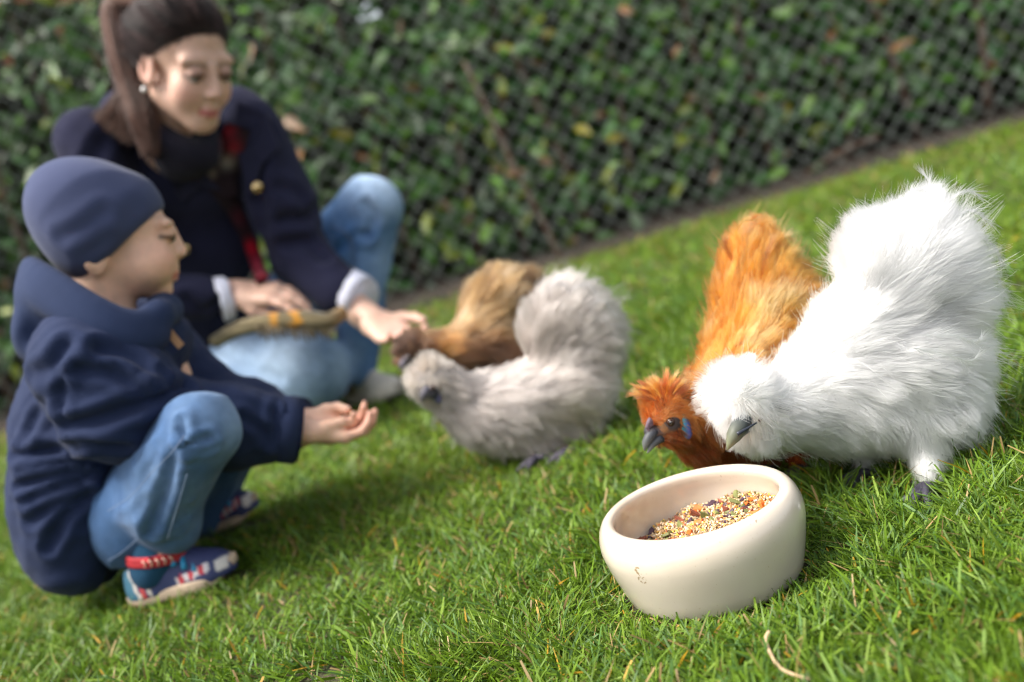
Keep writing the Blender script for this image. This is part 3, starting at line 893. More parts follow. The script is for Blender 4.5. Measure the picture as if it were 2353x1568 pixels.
# ---- the white one by the bowl
W = 1.06
def white_cols(P, N, ow, S):
    u = rng.uniform(.86, 1.0, ow.max() + 1)[ow]
    sx, sy = px_of(P)
    warm = np.clip((sy - 880) / 200, 0, 1) * np.clip((2150 - sx) / 300, 0, 1) * rng.uniform(.2, 1, len(P))
    c = np.array([.80, .79, .765])[None] * (.88 + .12 * u[:, None])
    dk = np.exp(-(((sx - 1776) / 9) ** 2 + ((sy - 932) / 16) ** 2)) * (rng.random(len(P)) < .75) + .55 * np.exp(-(((sx - 1748) / 22) ** 2 + ((sy - 962) / 9) ** 2)) * (rng.random(len(P)) < .5)
    c = c * (1 - np.clip(dk, 0, .93)[:, None])
    return np.clip(c * (1 - warm[:, None] * np.array([.03, .09, .22])), 0, .93)
wroot, wV, wQ = chicken('chicken', 'fluffy white chicken with a round crest pecking beside the bowl',
    blobs=[(1695, 903, 1.02, 66, 62, 64), (1715, 962, 1.02, 44, 40, 44), (1738, 1000, 1.03, 40, 30, 40),
           (1810, 935, 1.04, 85, 80, 78), (1890, 900, W, 105, 120, 100), (1990, 880, W, 150, 140, 125, -18), (2090, 850, W, 140, 150, 125, -20),
           (1960, 745, W, 90, 70, 90, -35), (2050, 655, W, 86, 105, 90), (1998, 588, W, 46, 72, 60), (2112, 618, 1.07, 84, 98, 90, 15), (2164, 680, 1.07, 48, 82, 80), (2105, 540, 1.07, 44, 40, 55),
           (2162, 885, W, 54, 105, 100), (2130, 940, 1.05, 78, 68, 92), (2050, 952, 1.05, 85, 60, 92), (1950, 950, W, 110, 62, 92)],
    cones=[(2118, 985, 1.02, 42, 2135, 1132, .985, 15), (2005, 985, 1.07, 40, 1983, 1088, 1.075, 15)],
    ctrl=[(1690, 850, 1.0, -.2, -1, 0, .85, .021), (1625, 900, 1.0, -1, -.1, 0, .85, .02), (1695, 900, .96, -.2, .1, -1, .8, .020), (1640, 960, 1.0, -.6, .7, 0, .7, .018), (1760, 860, 1.0, .7, -.7, 0, .6, .018),
          (1715, 985, .98, .3, 1, 0, .18, .012), (1750, 1020, 1.0, .3, 1, 0, .45, .018), (1700, 1010, 1.0, -.1, 1, 0, .4, .014), (1775, 960, .98, .9, .4, 0, .3, .02),
          (1840, 900, .99, 1, -.05, 0, .22, .03), (1850, 1000, 1.0, 1, .3, 0, .25, .032), (1830, 800, W, .8, -.55, 0, .42, .024), (1920, 690, W, .6, -.8, 0, .45, .025),
          (2000, 870, .95, 1, .0, 0, .17, .042), (2000, 770, .97, .9, -.25, 0, .2, .042), (2110, 790, .94, 1, .2, 0, .18, .045), (2130, 880, .94, .8, .45, 0, .2, .04),
          (2020, 600, 1.0, -.1, -1, 0, .33, .040), (1955, 570, W, -.75, -.6, 0, .55, .028), (2120, 600, .97, .35, -.75, 0, .25, .048), (2130, 460, W, .25, -1, 0, .5, .045), (2050, 480, W, -.4, -1, 0, .6, .026),
          (2220, 600, 1.0, 1, -.35, 0, .4, .05), (2250, 680, W, 1, .15, 0, .45, .048), (2200, 730, .98, 1, .35, 0, .25, .045),
          (2250, 880, W, .8, .6, 0, .45, .028), (2210, 960, 1.0, .6, .85, 0, .4, .03), (2120, 1010, .96, .25, 1, 0, .2, .034), (2010, 1030, .98, .5, .8, 0, .25, .021), (1930, 1020, .98, .9, .45, 0, .22, .026),
          (2135, 1110, .98, .2, 1, 0, .30, .016), (2128, 1070, .98, .1, 1, 0, .3, .02), (1985, 1080, 1.07, -.2, 1, 0, .30, .016)],
    n=74000, n_long=2600, col_fn=white_cols, base_col=(.80, .78, .74), h=.0055, rad=.00021, clump=.55, per_clump=16, bare=((1685, 1008, .98, 12),))
plumes(wroot, [(((2125, 500, 1.06), (2128, 455, 1.05), (2135, 420, 1.05), (2122, 398, 1.05)), .02, .25),
               (((2150, 510, 1.06), (2185, 455, 1.05), (2225, 440, 1.05), (2255, 452, 1.05)), .022, .35),
               (((2170, 520, 1.06), (2215, 485, 1.05), (2250, 490, 1.05), (2280, 520, 1.05)), .024, .4),
               (((2190, 560, 1.06), (2245, 540, 1.05), (2285, 570, 1.05), (2305, 610, 1.05)), .024, .4),
               (((2210, 620, 1.06), (2265, 620, 1.05), (2300, 655, 1.05), (2305, 705, 1.05)), .022, .4),
               (((2100, 500, 1.06), (2085, 462, 1.05), (2100, 440, 1.05), (2125, 436, 1.05)), .02, .3),
               (((2120, 770, .95), (2190, 770, .945), (2240, 785, .95), (2262, 775, .96)), .025, .3),
               (((2100, 800, .945), (2180, 815, .94), (2225, 830, .945), (2255, 815, .95)), .025, .3)],
       [np.array([.9, .89, .87])])
e0 = np.array([.012, .018, .035])
beak(wroot, [at(1728, 945, 1.015), at(1700, 980, .990), at(1683, 1008, .983), at(1671, 1035, .984)], [.0080, .0098, .0072, .0006], [at(1712, 985, 1.0), at(1698, 1000, .988), at(1683, 1022, .986)], [.006, .0045, .0008], [(.014, .022, .045), (.24, .25, .14)])
bird_eye(wroot, at(1746, 962, .998), .0036, (-.2, -1, .2))
V, F = tube(spline([at(1694, 998, .977), at(1712, 988, .979), at(1738, 972, .986)], 8), list(np.linspace(.0024, .0009, 8)), 7); pyobj('gape', V, F, mat('gape_skin', (.02, .025, .04), .4), wroot, True)
NO_GRASS += [tuple(gnd(x_, y_)[:2]) + (r_,) for x_, y_, r_ in ((2135, 1150, .026), (2140, 1180, .02), (1985, 1112, .03), (1990, 1145, .022), (2060, 1120, .02))]
foot(wroot, gnd(2130, 1150), (-.6, -.5)); foot(wroot, gnd(1980, 1115), (-.8, -.3))

# ---- the red one behind the bowl
RD = 1.17
def red_cols(P, N, ow, S):
    sx, sy = px_of(P)
    nz = vnoise(P, 38, 4); u = rng.uniform(.45, 1.3, ow.max() + 1)[ow]
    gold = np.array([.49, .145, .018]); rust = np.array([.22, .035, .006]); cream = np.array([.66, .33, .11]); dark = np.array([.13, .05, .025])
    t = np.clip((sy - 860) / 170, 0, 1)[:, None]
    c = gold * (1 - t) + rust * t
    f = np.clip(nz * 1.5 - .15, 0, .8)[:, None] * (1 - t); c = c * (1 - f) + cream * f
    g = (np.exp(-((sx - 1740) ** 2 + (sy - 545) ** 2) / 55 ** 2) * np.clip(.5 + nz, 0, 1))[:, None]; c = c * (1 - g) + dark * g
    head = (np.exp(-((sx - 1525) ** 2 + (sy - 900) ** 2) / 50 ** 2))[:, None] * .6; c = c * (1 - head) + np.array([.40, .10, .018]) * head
    st = rng.random(ow.max() + 1)[ow]; c[st > .93] *= .45
    c = c * u[:, None]
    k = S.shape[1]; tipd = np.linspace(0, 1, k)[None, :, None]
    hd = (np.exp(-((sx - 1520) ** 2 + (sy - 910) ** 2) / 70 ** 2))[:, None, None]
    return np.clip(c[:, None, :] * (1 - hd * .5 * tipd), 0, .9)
rroot, rV, rQ = chicken('chicken', 'rusty orange chicken with a blue earlobe leaning over the bowl',
    blobs=[(1533, 935, 1.075, 47, 42, 36), (1527, 968, 1.075, 34, 30, 30, 20), (1548, 985, 1.08, 34, 30, 30), (1590, 960, 1.10, 58, 62, 52), (1625, 1010, 1.115, 62, 60, 62), (1660, 930, 1.13, 85, 95, 80), (1690, 1030, 1.14, 75, 42, 70),
           (1720, 820, 1.17, 95, 90, 95), (1800, 880, 1.19, 120, 120, 100), (1745, 720, 1.20, 95, 90, 85), (1718, 640, 1.22, 50, 80, 60), (1735, 578, 1.23, 32, 46, 42), (1782, 660, 1.22, 48, 55, 55), (1820, 715, 1.2, 52, 62, 65)],
    cones=[(1820, 980, 1.16, 40, 1838, 1085, 1.14, 20), (1760, 990, 1.2, 40, 1770, 1080, 1.17, 18)],
    ctrl=[(1520, 900, 1.05, -.25, -1, 0, .7, .018), (1490, 915, 1.06, -.8, -.6, 0, .65, .016), (1560, 890, 1.06, .3, -1, 0, .55, .018), (1530, 930, 1.03, -.2, -1, 0, .35, .016), (1520, 965, 1.04, .6, -.5, 0, .05, .006), (1545, 1000, 1.05, .6, .6, 0, .2, .011),
          (1580, 920, 1.05, .5, .6, 0, .25, .02), (1610, 960, 1.06, .6, .8, 0, .2, .026), (1600, 1030, 1.06, .6, .7, 0, .25, .024), (1660, 1050, 1.07, .9, .4, 0, .2, .028), (1640, 900, 1.06, .3, .7, 0, .28, .03), (1590, 850, 1.1, -.7, -.7, 0, .5, .022), (1640, 780, 1.12, -.4, -1, 0, .5, .024),
          (1720, 800, 1.08, .3, .5, 0, .3, .032), (1760, 850, 1.08, .8, .3, 0, .3, .03), (1700, 720, 1.12, .1, -1, 0, .35, .034), (1640, 690, 1.16, -.6, -.8, 0, .45, .024), (1780, 730, 1.12, .6, -.7, 0, .3, .036), (1860, 660, 1.17, 1, -.4, 0, .45, .028),
          (1710, 600, 1.17, -.15, -1, 0, .3, .036), (1680, 560, 1.2, -.5, -1, 0, .45, .024), (1750, 560, 1.18, .25, -1, 0, .4, .03), (1800, 590, 1.18, .6, -1, 0, .4, .034), (1838, 1060, 1.12, 0, 1, 0, .15, .012)],
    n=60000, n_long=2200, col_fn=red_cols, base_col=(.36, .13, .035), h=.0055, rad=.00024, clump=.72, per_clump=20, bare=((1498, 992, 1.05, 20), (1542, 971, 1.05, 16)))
plumes(rroot, [(((1700, 590, 1.22), (1690, 545, 1.21), (1705, 510, 1.2), (1735, 505, 1.2)), .02, .35), (((1730, 570, 1.22), (1735, 530, 1.21), (1760, 510, 1.2), (1775, 525, 1.2)), .02, .4), (((1690, 610, 1.2), (1672, 575, 1.19), (1668, 555, 1.19)), .018, .3),
               (((1760, 590, 1.21), (1785, 555, 1.2), (1805, 540, 1.2), (1815, 548, 1.2)), .022, .4), (((1775, 620, 1.2), (1805, 585, 1.19), (1825, 575, 1.19)), .022, .45), (((1710, 640, 1.17), (1715, 580, 1.16), (1735, 535, 1.16)), .02, .3), (((1745, 640, 1.17), (1760, 590, 1.16), (1775, 550, 1.16)), .02, .3)],
       [np.array([.48, .18, .035]), np.array([.40, .13, .025]), np.array([.22, .07, .02]), np.array([.54, .25, .07])], barbs=60)
# bare grey face, comb, eye, earlobe, beak
hf = Solid()
hf.ell(at(1520, 987, 1.064), (m_px(36, 1.05), .011, m_px(17, 1.05)), np.stack([sdir(1, -.35), np.array([0, 1., 0]), sdir(.35, 1)], 1), k=.006)
hf.ell(at(1542, 972, 1.060), (.0125, .010, .0115), k=.005)
hf.ell(at(1497, 992, 1.060), .0085, k=.005)
V, Q = hf.mesh(.0018, smooth=2)
sx, sy = px_of(V)
c = np.tile([.040, .033, .038], (len(V), 1)); o_ = np.clip((sx - 1505) / 60, 0, 1)[:, None] * np.clip((sy - 985) / 14, 0, 1)[:, None]; c = c * (1 - o_) + np.array([.30, .12, .04]) * o_
face = solid_obj('face', V, Q, face_m, rroot, c)
cs = Solid()
for (px, py, r) in ((1493, 964, .0024), (1490, 972, .0028), (1488, 981, .0028), (1496, 969, .0026), (1491, 989, .0024), (1497, 977, .0026)): cs.ell(at(px, py, 1.055), r, k=.002)
V, Q = cs.mesh(.0013, smooth=1); solid_obj('comb', V, Q, face_m, rroot, np.tile([.11, .07, .095], (len(V), 1)))
beak(rroot, [at(1505, 990, 1.058), at(1492, 1005, 1.055), at(1484, 1020, 1.054), at(1481, 1036, 1.055)], [.0062, .0060, .0046, .0008], [at(1520, 1005, 1.058), at(1506, 1015, 1.055), at(1495, 1028, 1.054), at(1488, 1041, 1.054)], [.006, .0045, .0032, .001], [(.028, .032, .045), (.20, .21, .19)])
bird_eye(rroot, at(1541, 970, 1.0515), .0050, (-.1, -1, .1))
ls = Solid(); ls.ell(at(1574, 966, 1.058), (.0035, .004, .010), k=.004); ls.ell(at(1577, 986, 1.057), (.0062, .0042, .0125), k=.004)
V, Q = ls.mesh(.0015, smooth=2); sx, sy = px_of(V); t = np.clip((sx - 1568) / 14, 0, 1)[:, None]
solid_obj('earlobe', V, Q, lobe_m, rroot, np.array([.03, .26, .36]) * (1 - t) + np.array([.045, .07, .30]) * t)
cr = []
for i in range(46):
    a = math.radians(random.uniform(-165, -35)); r0 = random.uniform(12, 34); L_ = random.uniform(26, 50)
    x0, y0 = 1527 + r0 * math.cos(a) * 1.1, 925 + r0 * math.sin(a) * .8
    x1, y1 = x0 + L_ * math.cos(a), y0 + L_ * math.sin(a) * .9; Yc = 1.052 + random.uniform(-.015, .03)
    cr.append((((x0, y0, Yc), ((x0 + x1) / 2 + random.uniform(-4, 4), (y0 + y1) / 2 - 3, Yc - .004), (x1, y1, Yc)), .013, .17))
plumes(rroot, cr, [np.array([.42, .12, .02]), np.array([.26, .05, .012]), np.array([.55, .22, .05]), np.array([.16, .04, .015])], barbs=34, name='crest', join=True)
NO_GRASS += [tuple(gnd(1838, 1108)[:2]) + (.03,)]
foot(rroot, gnd(1838, 1105), (-.7, -.5)); foot(rroot, gnd(1765, 1100), (-.7, -.5))

# ---- the lavender-grey one
def grey_cols(P, N, ow, S):
    sx, sy = px_of(P)
    u = rng.uniform(.72, 1.1, ow.max() + 1)[ow]
    c = np.array([.335, .285, .255])[None] * u[:, None]
    hd = np.exp(-((sx - 975) ** 2 + (sy - 865) ** 2) / 55 ** 2)[:, None] * .75; c = c * (1 - hd) + np.array([.36, .28, .21]) * hd * u[:, None]
    wg = np.exp(-(((sx - 1190) / 120) ** 2 + ((sy - 925) / 50) ** 2))[:, None] * .45 * np.clip(.5 + vnoise(P, 60, 2), 0, 1)[:, None]; c = c * (1 - wg) + np.array([.20, .175, .18]) * wg
    bf = np.exp(-(((sx - 1290) / 60) ** 2 + ((sy - 940) / 25) ** 2))[:, None] * .5; c = c * (1 - bf) + np.array([.44, .36, .25]) * bf
    return np.clip(c, 0, .85)
GY = 1.58
groot, gV, gQ = chicken('chicken', 'pale lavender grey chicken feeding near the boy\'s hands',
    blobs=[(988, 862, 1.55, 44, 40, 42), (985, 890, 1.55, 32, 28, 32), (1038, 908, 1.56, 50, 48, 50), (1095, 945, 1.57, 72, 64, 72), (1205, 925, GY, 145, 80, 105, -10), (1320, 890, GY, 85, 95, 95), (1180, 985, GY, 120, 55, 90, 12), (1300, 985, GY, 85, 55, 80),
           (1265, 770, 1.6, 62, 85, 75), (1320, 755, 1.6, 72, 72, 75, -20), (1360, 800, 1.6, 45, 80, 70), (1295, 700, 1.6, 45, 32, 50)],
    cones=[(1240, 1000, 1.55, 40, 1240, 1060, 1.53, 24), (1300, 1000, 1.6, 36, 1300, 1050, 1.6, 20)],
    ctrl=[(975, 830, 1.54, -.2, -1, 0, .6, .02), (940, 870, 1.54, -1, .1, 0, .6, .016), (985, 870, 1.5, .1, -.3, -1, .6, .016), (1030, 850, 1.55, .8, -.3, 0, .4, .02), (980, 905, 1.52, .3, 1, 0, .2, .01), (1050, 930, 1.52, .9, .5, 0, .2, .03), (1080, 1000, 1.54, .8, .6, 0, .25, .03),
          (1130, 850, 1.56, 1, -.3, 0, .25, .03), (1190, 900, 1.5, 1, .05, 0, .15, .045), (1270, 920, 1.5, 1, .0, 0, .15, .05), (1250, 780, 1.54, .2, -1, 0, .25, .045), (1300, 670, 1.58, .5, -.8, 0, .35, .045), (1350, 700, 1.56, .9, -.4, 0, .3, .05), (1400, 760, 1.58, 1, .3, 0, .35, .045), (1220, 720, 1.58, -.4, -1, 0, .4, .028),
          (1400, 880, 1.56, .7, .7, 0, .35, .03), (1350, 990, 1.54, .5, .8, 0, .3, .035), (1220, 1010, 1.52, .6, .7, 0, .25, .035), (1130, 1000, 1.54, .7, .6, 0, .3, .03), (1240, 1050, 1.52, .1, 1, 0, .2, .02)],
    n=40000, n_long=1200, col_fn=grey_cols, base_col=(.30, .27, .26), h=.008, rad=.00036, clump=.75, per_clump=22)
plumes(groot, [(((1300, 700, 1.57), (1310, 668, 1.56), (1345, 655, 1.56), (1360, 664, 1.56)), .03, .4), (((1270, 700, 1.57), (1262, 665, 1.56), (1280, 652, 1.56), (1300, 660, 1.56)), .03, .4), (((1330, 720, 1.56), (1370, 690, 1.55), (1400, 705, 1.55), (1422, 745, 1.55)), .032, .4), (((1340, 750, 1.55), (1385, 735, 1.54), (1410, 770, 1.54), (1420, 790, 1.54)), .03, .4)],
       [np.array([.40, .37, .365]), np.array([.30, .275, .275])])
beak(groot, [at(985, 895, 1.52), at(973, 908, 1.515), at(968, 925, 1.515)], [.009, .007, .001], [at(990, 902, 1.52), at(980, 918, 1.518)], [.006, .001], [(.07, .065, .09), (.2, .19, .2)])
V, F = ball(at(996, 902, 1.517), (.009, .007, .011)); pyobj('face', V, F, face_m, groot, True, np.array([.03, .028, .04]))
V, F = ball(at(1006, 915, 1.52), (.006, .005, .009)); pyobj('earlobe', V, F, lobe_m, groot, True, np.array([.10, .10, .2]))
bird_eye(groot, at(994, 893, 1.508), .005, (-.1, -1, .1))
foot(groot, gnd(1240, 1072), (-.8, -.2)); foot(groot, gnd(1310, 1055), (-.8, -.2))

# ---- the partridge-brown one at the woman's hand
def brown_cols(P, N, ow, S):
    sx, sy = px_of(P)
    nz = vnoise(P, 30, 7) * .7 + vnoise(P, 75, 9) * .6; u = rng.uniform(.5, 1.3, ow.max() + 1)[ow]
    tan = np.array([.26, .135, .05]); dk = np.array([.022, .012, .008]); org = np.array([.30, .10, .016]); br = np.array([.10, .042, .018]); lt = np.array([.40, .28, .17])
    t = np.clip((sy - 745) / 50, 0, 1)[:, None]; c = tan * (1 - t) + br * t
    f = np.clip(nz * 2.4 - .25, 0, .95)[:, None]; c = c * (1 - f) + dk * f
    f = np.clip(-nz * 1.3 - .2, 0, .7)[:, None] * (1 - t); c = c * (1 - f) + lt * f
    g = np.exp(-((sx - 1225) ** 2 + (sy - 655) ** 2) / 45 ** 2)[:, None] * .8; c = c * (1 - g) + dk * g
    g = np.exp(-((sx - 1015) ** 2 + (sy - 795) ** 2) / 28 ** 2)[:, None]; c = c * (1 - g) + org * g
    g = np.exp(-((sx - 940) ** 2 + (sy - 795) ** 2) / 42 ** 2)[:, None]; c = c * (1 - g) + np.array([.035, .023, .020]) * g
    return np.clip(c * u[:, None], 0, .85)
broot, bV, bQ = chicken('chicken', 'brown partridge chicken with a dark head eating from the woman\'s hand',
    blobs=[(945, 798, 1.86, 36, 34, 36), (945, 820, 1.86, 26, 22, 26), (1000, 800, 1.87, 38, 32, 38), (1060, 800, 1.88, 48, 52, 55), (1120, 800, 1.9, 80, 62, 85), (1120, 730, 1.92, 62, 60, 70), (1150, 680, 1.93, 66, 48, 65), (1210, 700, 1.93, 50, 65, 65), (1190, 830, 1.9, 80, 60, 85)],
    cones=[(1130, 850, 1.9, 30, 1130, 940, 1.88, 20), (1190, 860, 1.94, 30, 1190, 925, 1.94, 20)],
    ctrl=[(940, 770, 1.84, -.2, -1, 0, .5, .018), (910, 800, 1.84, -1, .2, 0, .5, .014), (945, 800, 1.8, .1, -.2, -1, .5, .014), (1010, 790, 1.84, 1, .1, 0, .15, .022), (1080, 760, 1.86, .6, -.6, 0, .2, .04), (1080, 820, 1.84, 1, .3, 0, .15, .035), (1150, 800, 1.84, 1, .1, 0, .15, .045),
          (1100, 690, 1.9, .2, -1, 0, .25, .045), (1160, 640, 1.9, .6, -.8, 0, .3, .045), (1160, 720, 1.86, .8, -.5, 0, .2, .05), (1230, 680, 1.9, 1, .2, 0, .3, .04), (1200, 840, 1.86, .6, .8, 0, .2, .035)],
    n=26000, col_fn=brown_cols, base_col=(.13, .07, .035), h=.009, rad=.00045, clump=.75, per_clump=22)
beak(broot, [at(935, 828, 1.83), at(925, 838, 1.828), at(920, 852, 1.828)], [.009, .007, .001], [at(940, 835, 1.83), at(930, 848, 1.83)], [.005, .001], [(.10, .09, .13), (.2, .18, .2)])
V, F = ball(at(938, 828, 1.825), (.010, .008, .011)); pyobj('face', V, F, face_m, broot, True, np.array([.05, .04, .05]))
bird_eye(broot, at(940, 822, 1.815), .005, (-.1, -1, .1))
foot(broot, gnd(1130, 945), (-.8, -.1)); foot(broot, gnd(1190, 930), (-.8, -.1))
# ================================================================== PEOPLE
skin_m = mat('skin', col_attr=True, rough=.5, noise=55, noise_amt=.12, sss=.18, bump=(500, .15, .0008))
eyeb_m = mat('eyeball', (.36, .34, .32), .2)
iris_m = mat('iris', (.03, .022, .018), .35)
def cloth_mat(name, weave=900, nsc=14, namt=.12, sheen=.1, rough=.85, strength=.35):
    return mat(name, col_attr=True, rough=rough, noise=nsc, noise_amt=namt, bump=(weave, strength, .0012), sheen=sheen, spec=.12)
navy_m = cloth_mat('navy_softshell', 1400, 10, .15, .05)
beanie_m = cloth_mat('beanie_jersey', 1100, 12, .1, .12)
denim_m = cloth_mat('denim', 1500, 60, .16, .1, .8, .5)
wool_m = cloth_mat('dark_wool', 900, 20, .15, .04, .95, .5)
cotton_m = cloth_mat('shirt_cotton', 1000, 20, .06, .1)
shoe_m = mat('shoe_textile', col_attr=True, rough=.7, noise=120, noise_amt=.12, bump=(700, .3, .001))
rub_m = mat('shoe_rubber', (.50, .38, .27), .75, noise=60, noise_amt=.15)
stitch_m = mat('stitching', (.14, .19, .29), .8)

def head_solid(s, fr, child=False):
    """cranium, face, nose, lids, lips, ears; all in the head's own frame"""
    e = lambda x, y, z, r, k=.008, op='+': s.ell(fr.p(x, y, z), np.asarray(r if hasattr(r, '__len__') else (r,) * 3) * fr.s, fr.M, k * fr.s, op)
    if child:
        e(0, -.016, .034, (.073, .084, .066), .02); e(0, .040, -.035, (.058, .056, .068), .03); e(0, .074, -.092, (.018, .016, .016), .022)
        for sx in (-1, 1):
            e(sx * .036, .058, -.046, (.030, .032, .032), .02); e(sx * .030, .076, .022, (.026, .012, .010), .014)
        s.cone(fr.p(0, .086, .008), fr.p(0, .1010, -.022), .008 * fr.s, .0105 * fr.s, .016 * fr.s)
        nz = -.022
    else:
        e(0, -.015, .045, (.074, .092, .080), .02); e(0, .038, -.034, (.050, .056, .066), .03); e(0, .070, -.094, (.018, .017, .016), .025)
        for sx in (-1, 1):
            e(sx * .035, .058, -.030, (.024, .026, .030), .025); e(sx * .030, .071, .026, (.028, .012, .012), .022)
            s.cone(fr.p(sx * .050, .0, -.050), fr.p(sx * .014, .062, -.090), .017 * fr.s, .015 * fr.s, .025 * fr.s)
        s.cone(fr.p(0, .088, .016), fr.p(0, .108, -.026), .0070 * fr.s, .0092 * fr.s, .014 * fr.s)
        nz = -.028
    for sx in (-1, 1):
        e(sx * .0095, .098, nz - .003, (.0075, .009, .007), .006)
        e(sx * .031, .106, .006, (.018, .013, .0115), .014, '-')
        e(sx * .031, .080, .006, (.0160, .0142, .0132), .004)          # lids over the eyeball
        ey, ez, eo = (-.026, -.038, -.006) if child else (-.004, -.010, 0)
        e(sx * (.0735 + eo), ey, ez, (.007, .018, .030), .008); e(sx * (.079 + eo), ey - .010, ez + .005, (.006, .014, .027), .006)
        e(sx * (.0825 + eo), ey, ez + .002, (.006, .009, .016), .005, '-')
    zl = -.062 if child else -.064
    e(0, .091, zl + .012, (.014, .008, .008), .008)
    e(0, .0925, zl + .003, (.0175 if child else .0195, .0085, .0048), .004); e(0, .0915, zl - .0065, (.0150 if child else .0165, .0085, .0058), .004)
    e(0, .103, zl - .0015, (.022, .006, .0012), .003, '-')
    s.cone(fr.p(0, -.022, -.045), fr.p(0, -.040, -.15), .050 * fr.s, .053 * fr.s, .03 * fr.s)
def face_cols(V, fr, base, lip, blush, brow, child=False, browz=.033):
    L = fr.inv(V); c = np.tile(np.array(base), (len(V), 1)); zl = -.062 if child else -.064
    def put(w, col):
        nonlocal c
        w = np.clip(w, 0, 1)[:, None]; c = c * (1 - w) + np.array(col) * w
    g = lambda x, y, z, rx, ry, rz: np.exp(-(((np.abs(L[:, 0]) - x) / rx) ** 2 + ((L[:, 1] - y) / ry) ** 2 + ((L[:, 2] - z) / rz) ** 2))
    put(g(.043, .07, -.035, .022, .04, .02) * .65, blush)
    put(g(0, .112, -.024, .012, .014, .012) * .3, blush)
    put(g(.082, -.01, -.008, .012, .03, .03) * .5, blush)
    put(np.where((np.abs(L[:, 0]) < .021) & (L[:, 1] > .078), np.exp(-((L[:, 2] - zl + .0015) / .0075) ** 4), 0) * .9, lip)
    ar = browz + .006 * np.cos((np.abs(L[:, 0]) - .03) / .02) - .006
    put(np.where((np.abs(L[:, 0]) > .010) & (np.abs(L[:, 0]) < .052) & (L[:, 1] > .05), np.exp(-((L[:, 2] - ar) / .0042) ** 2), 0) * (.5 if child else .6), brow)
    put(np.where((np.abs(L[:, 0]) > .015) & (np.abs(L[:, 0]) < .048) & (L[:, 1] > .066), np.exp(-((L[:, 2] - .0005 - .05 * (np.abs(np.abs(L[:, 0]) - .031)) * -1) / (.0032 if child else .0046)) ** 2), 0) * .95, (.025, .014, .011))
    put(g(.031, .09, .010,   .020, .03, .012) * (.25 if child else .75), (base[0] * .6, base[1] * .5, base[2] * .5))  # skin darkened over the lids: socket shade painted into the colour
    put(g(.031, .090, .0015 if child else .003, .0125, .03, .0052 if child else .0065) * .85, (.045, .028, .024))  # dark eyes and lashes, with the shadow around them painted in
    return c
def hand_solid(s, fr, curls, spread=(.16, .05, -.06, -.18), thumb=((.018, .012), (.045, -.004), (.062, -.012)), side=1, sc=1.0, lens=(.070, .078, .073, .058)):
    """fr: origin at the wrist, y towards the fingertips, z out of the palm, x to the thumb when side = 1; curls: per finger bend in rad"""
    q = lambda x, y, z: fr.p(side * x * sc, y * sc, z * sc)
    s.cone(q(0, -.06, 0), q(0, .0, 0), .029 * sc, .0265 * sc, .02)
    for i, x in enumerate((.030, .010, -.010, -.028)):
        s.cone(q(x * .7, .005, 0), q(x, .088 - .006 * abs(i - 1), 0), .0155 * sc, .0125 * sc, .014 * sc)
        a = 0; p = np.array([x, .088 - .006 * abs(i - 1), 0.]); r = .0105 - .0007 * abs(i - 1) - .001 * (i == 3); sp = spread[i]
        for j, fl in enumerate((.45, .31, .26)):
            a += curls[i] * (.75, 1.0, .7)[j]
            p2 = p + lens[i] * fl * np.array([math.sin(sp) * math.cos(a), math.cos(sp) * math.cos(a), math.sin(a)])
            s.cone(q(*p), q(*p2), r * sc, (r - .0012) * sc, .0035 * sc); p = p2; r -= .0012
    p = np.array([.022, .022, .002])
    pts = [p] + [np.array(t_) for t_ in thumb]
    for j in range(len(pts) - 1):
        s.cone(q(*pts[j]), q(*pts[j + 1]), (.0165, .0125, .0105, .009)[j] * sc, (.0125, .0105, .0090, .008)[j] * sc, (.014, .006, .004)[j] * sc)
def wrinkle(V, Q, amp, sc, stretch=None, seed=0):
    N = vnormals(V, Q); P = V if stretch is None else V @ stretch
    n1 = vnoise(P, sc, seed); n2 = vnoise(P, sc * 2.1, seed + 3)
    w = (1 - np.abs(n1)) ** 3 - .4 + .35 * n2
    return V + N * (amp * w)[:, None]
def project_out(pts, V, off=.0015):
    """push seam points out to the nearest garment vertex towards the camera"""
    out = []
    cam0 = np.array([0, 0, CAM_H])
    for p in pts:
        d = unit(p - cam0); t = (V - cam0) @ d; perp = np.linalg.norm((V - cam0) - t[:, None] * d, axis=1)
        m_ = perp < .012
        out.append(cam0 + d * (t[m_].min() - off) if m_.any() else p)
    return np.array(out)
def crease(V, Q, path, Y, depth=.008, sig=.010):
    """press a fold into a garment along a line seen in the photo"""
    pp = project_out(spline([at(x, y, Y) for x, y in path], 14), V, 0.0)
    d = np.full(len(V), 9.0)
    for i in range(len(pp) - 1):
        ba = pp[i + 1] - pp[i]; t = np.clip(((V - pp[i]) @ ba) / (ba @ ba + 1e-12), 0, 1)
        d = np.minimum(d, np.linalg.norm(V - pp[i] - t[:, None] * ba, axis=1))
    N = vnormals(V, Q)
    return V + N * (depth * (-np.exp(-(d / sig) ** 2) + .55 * np.exp(-((d - 2.1 * sig) / sig) ** 2)))[:, None]
def stretch_along(d, f=.3):
    d = unit(d); return np.eye(3) - (1 - f) * np.outer(d, d)
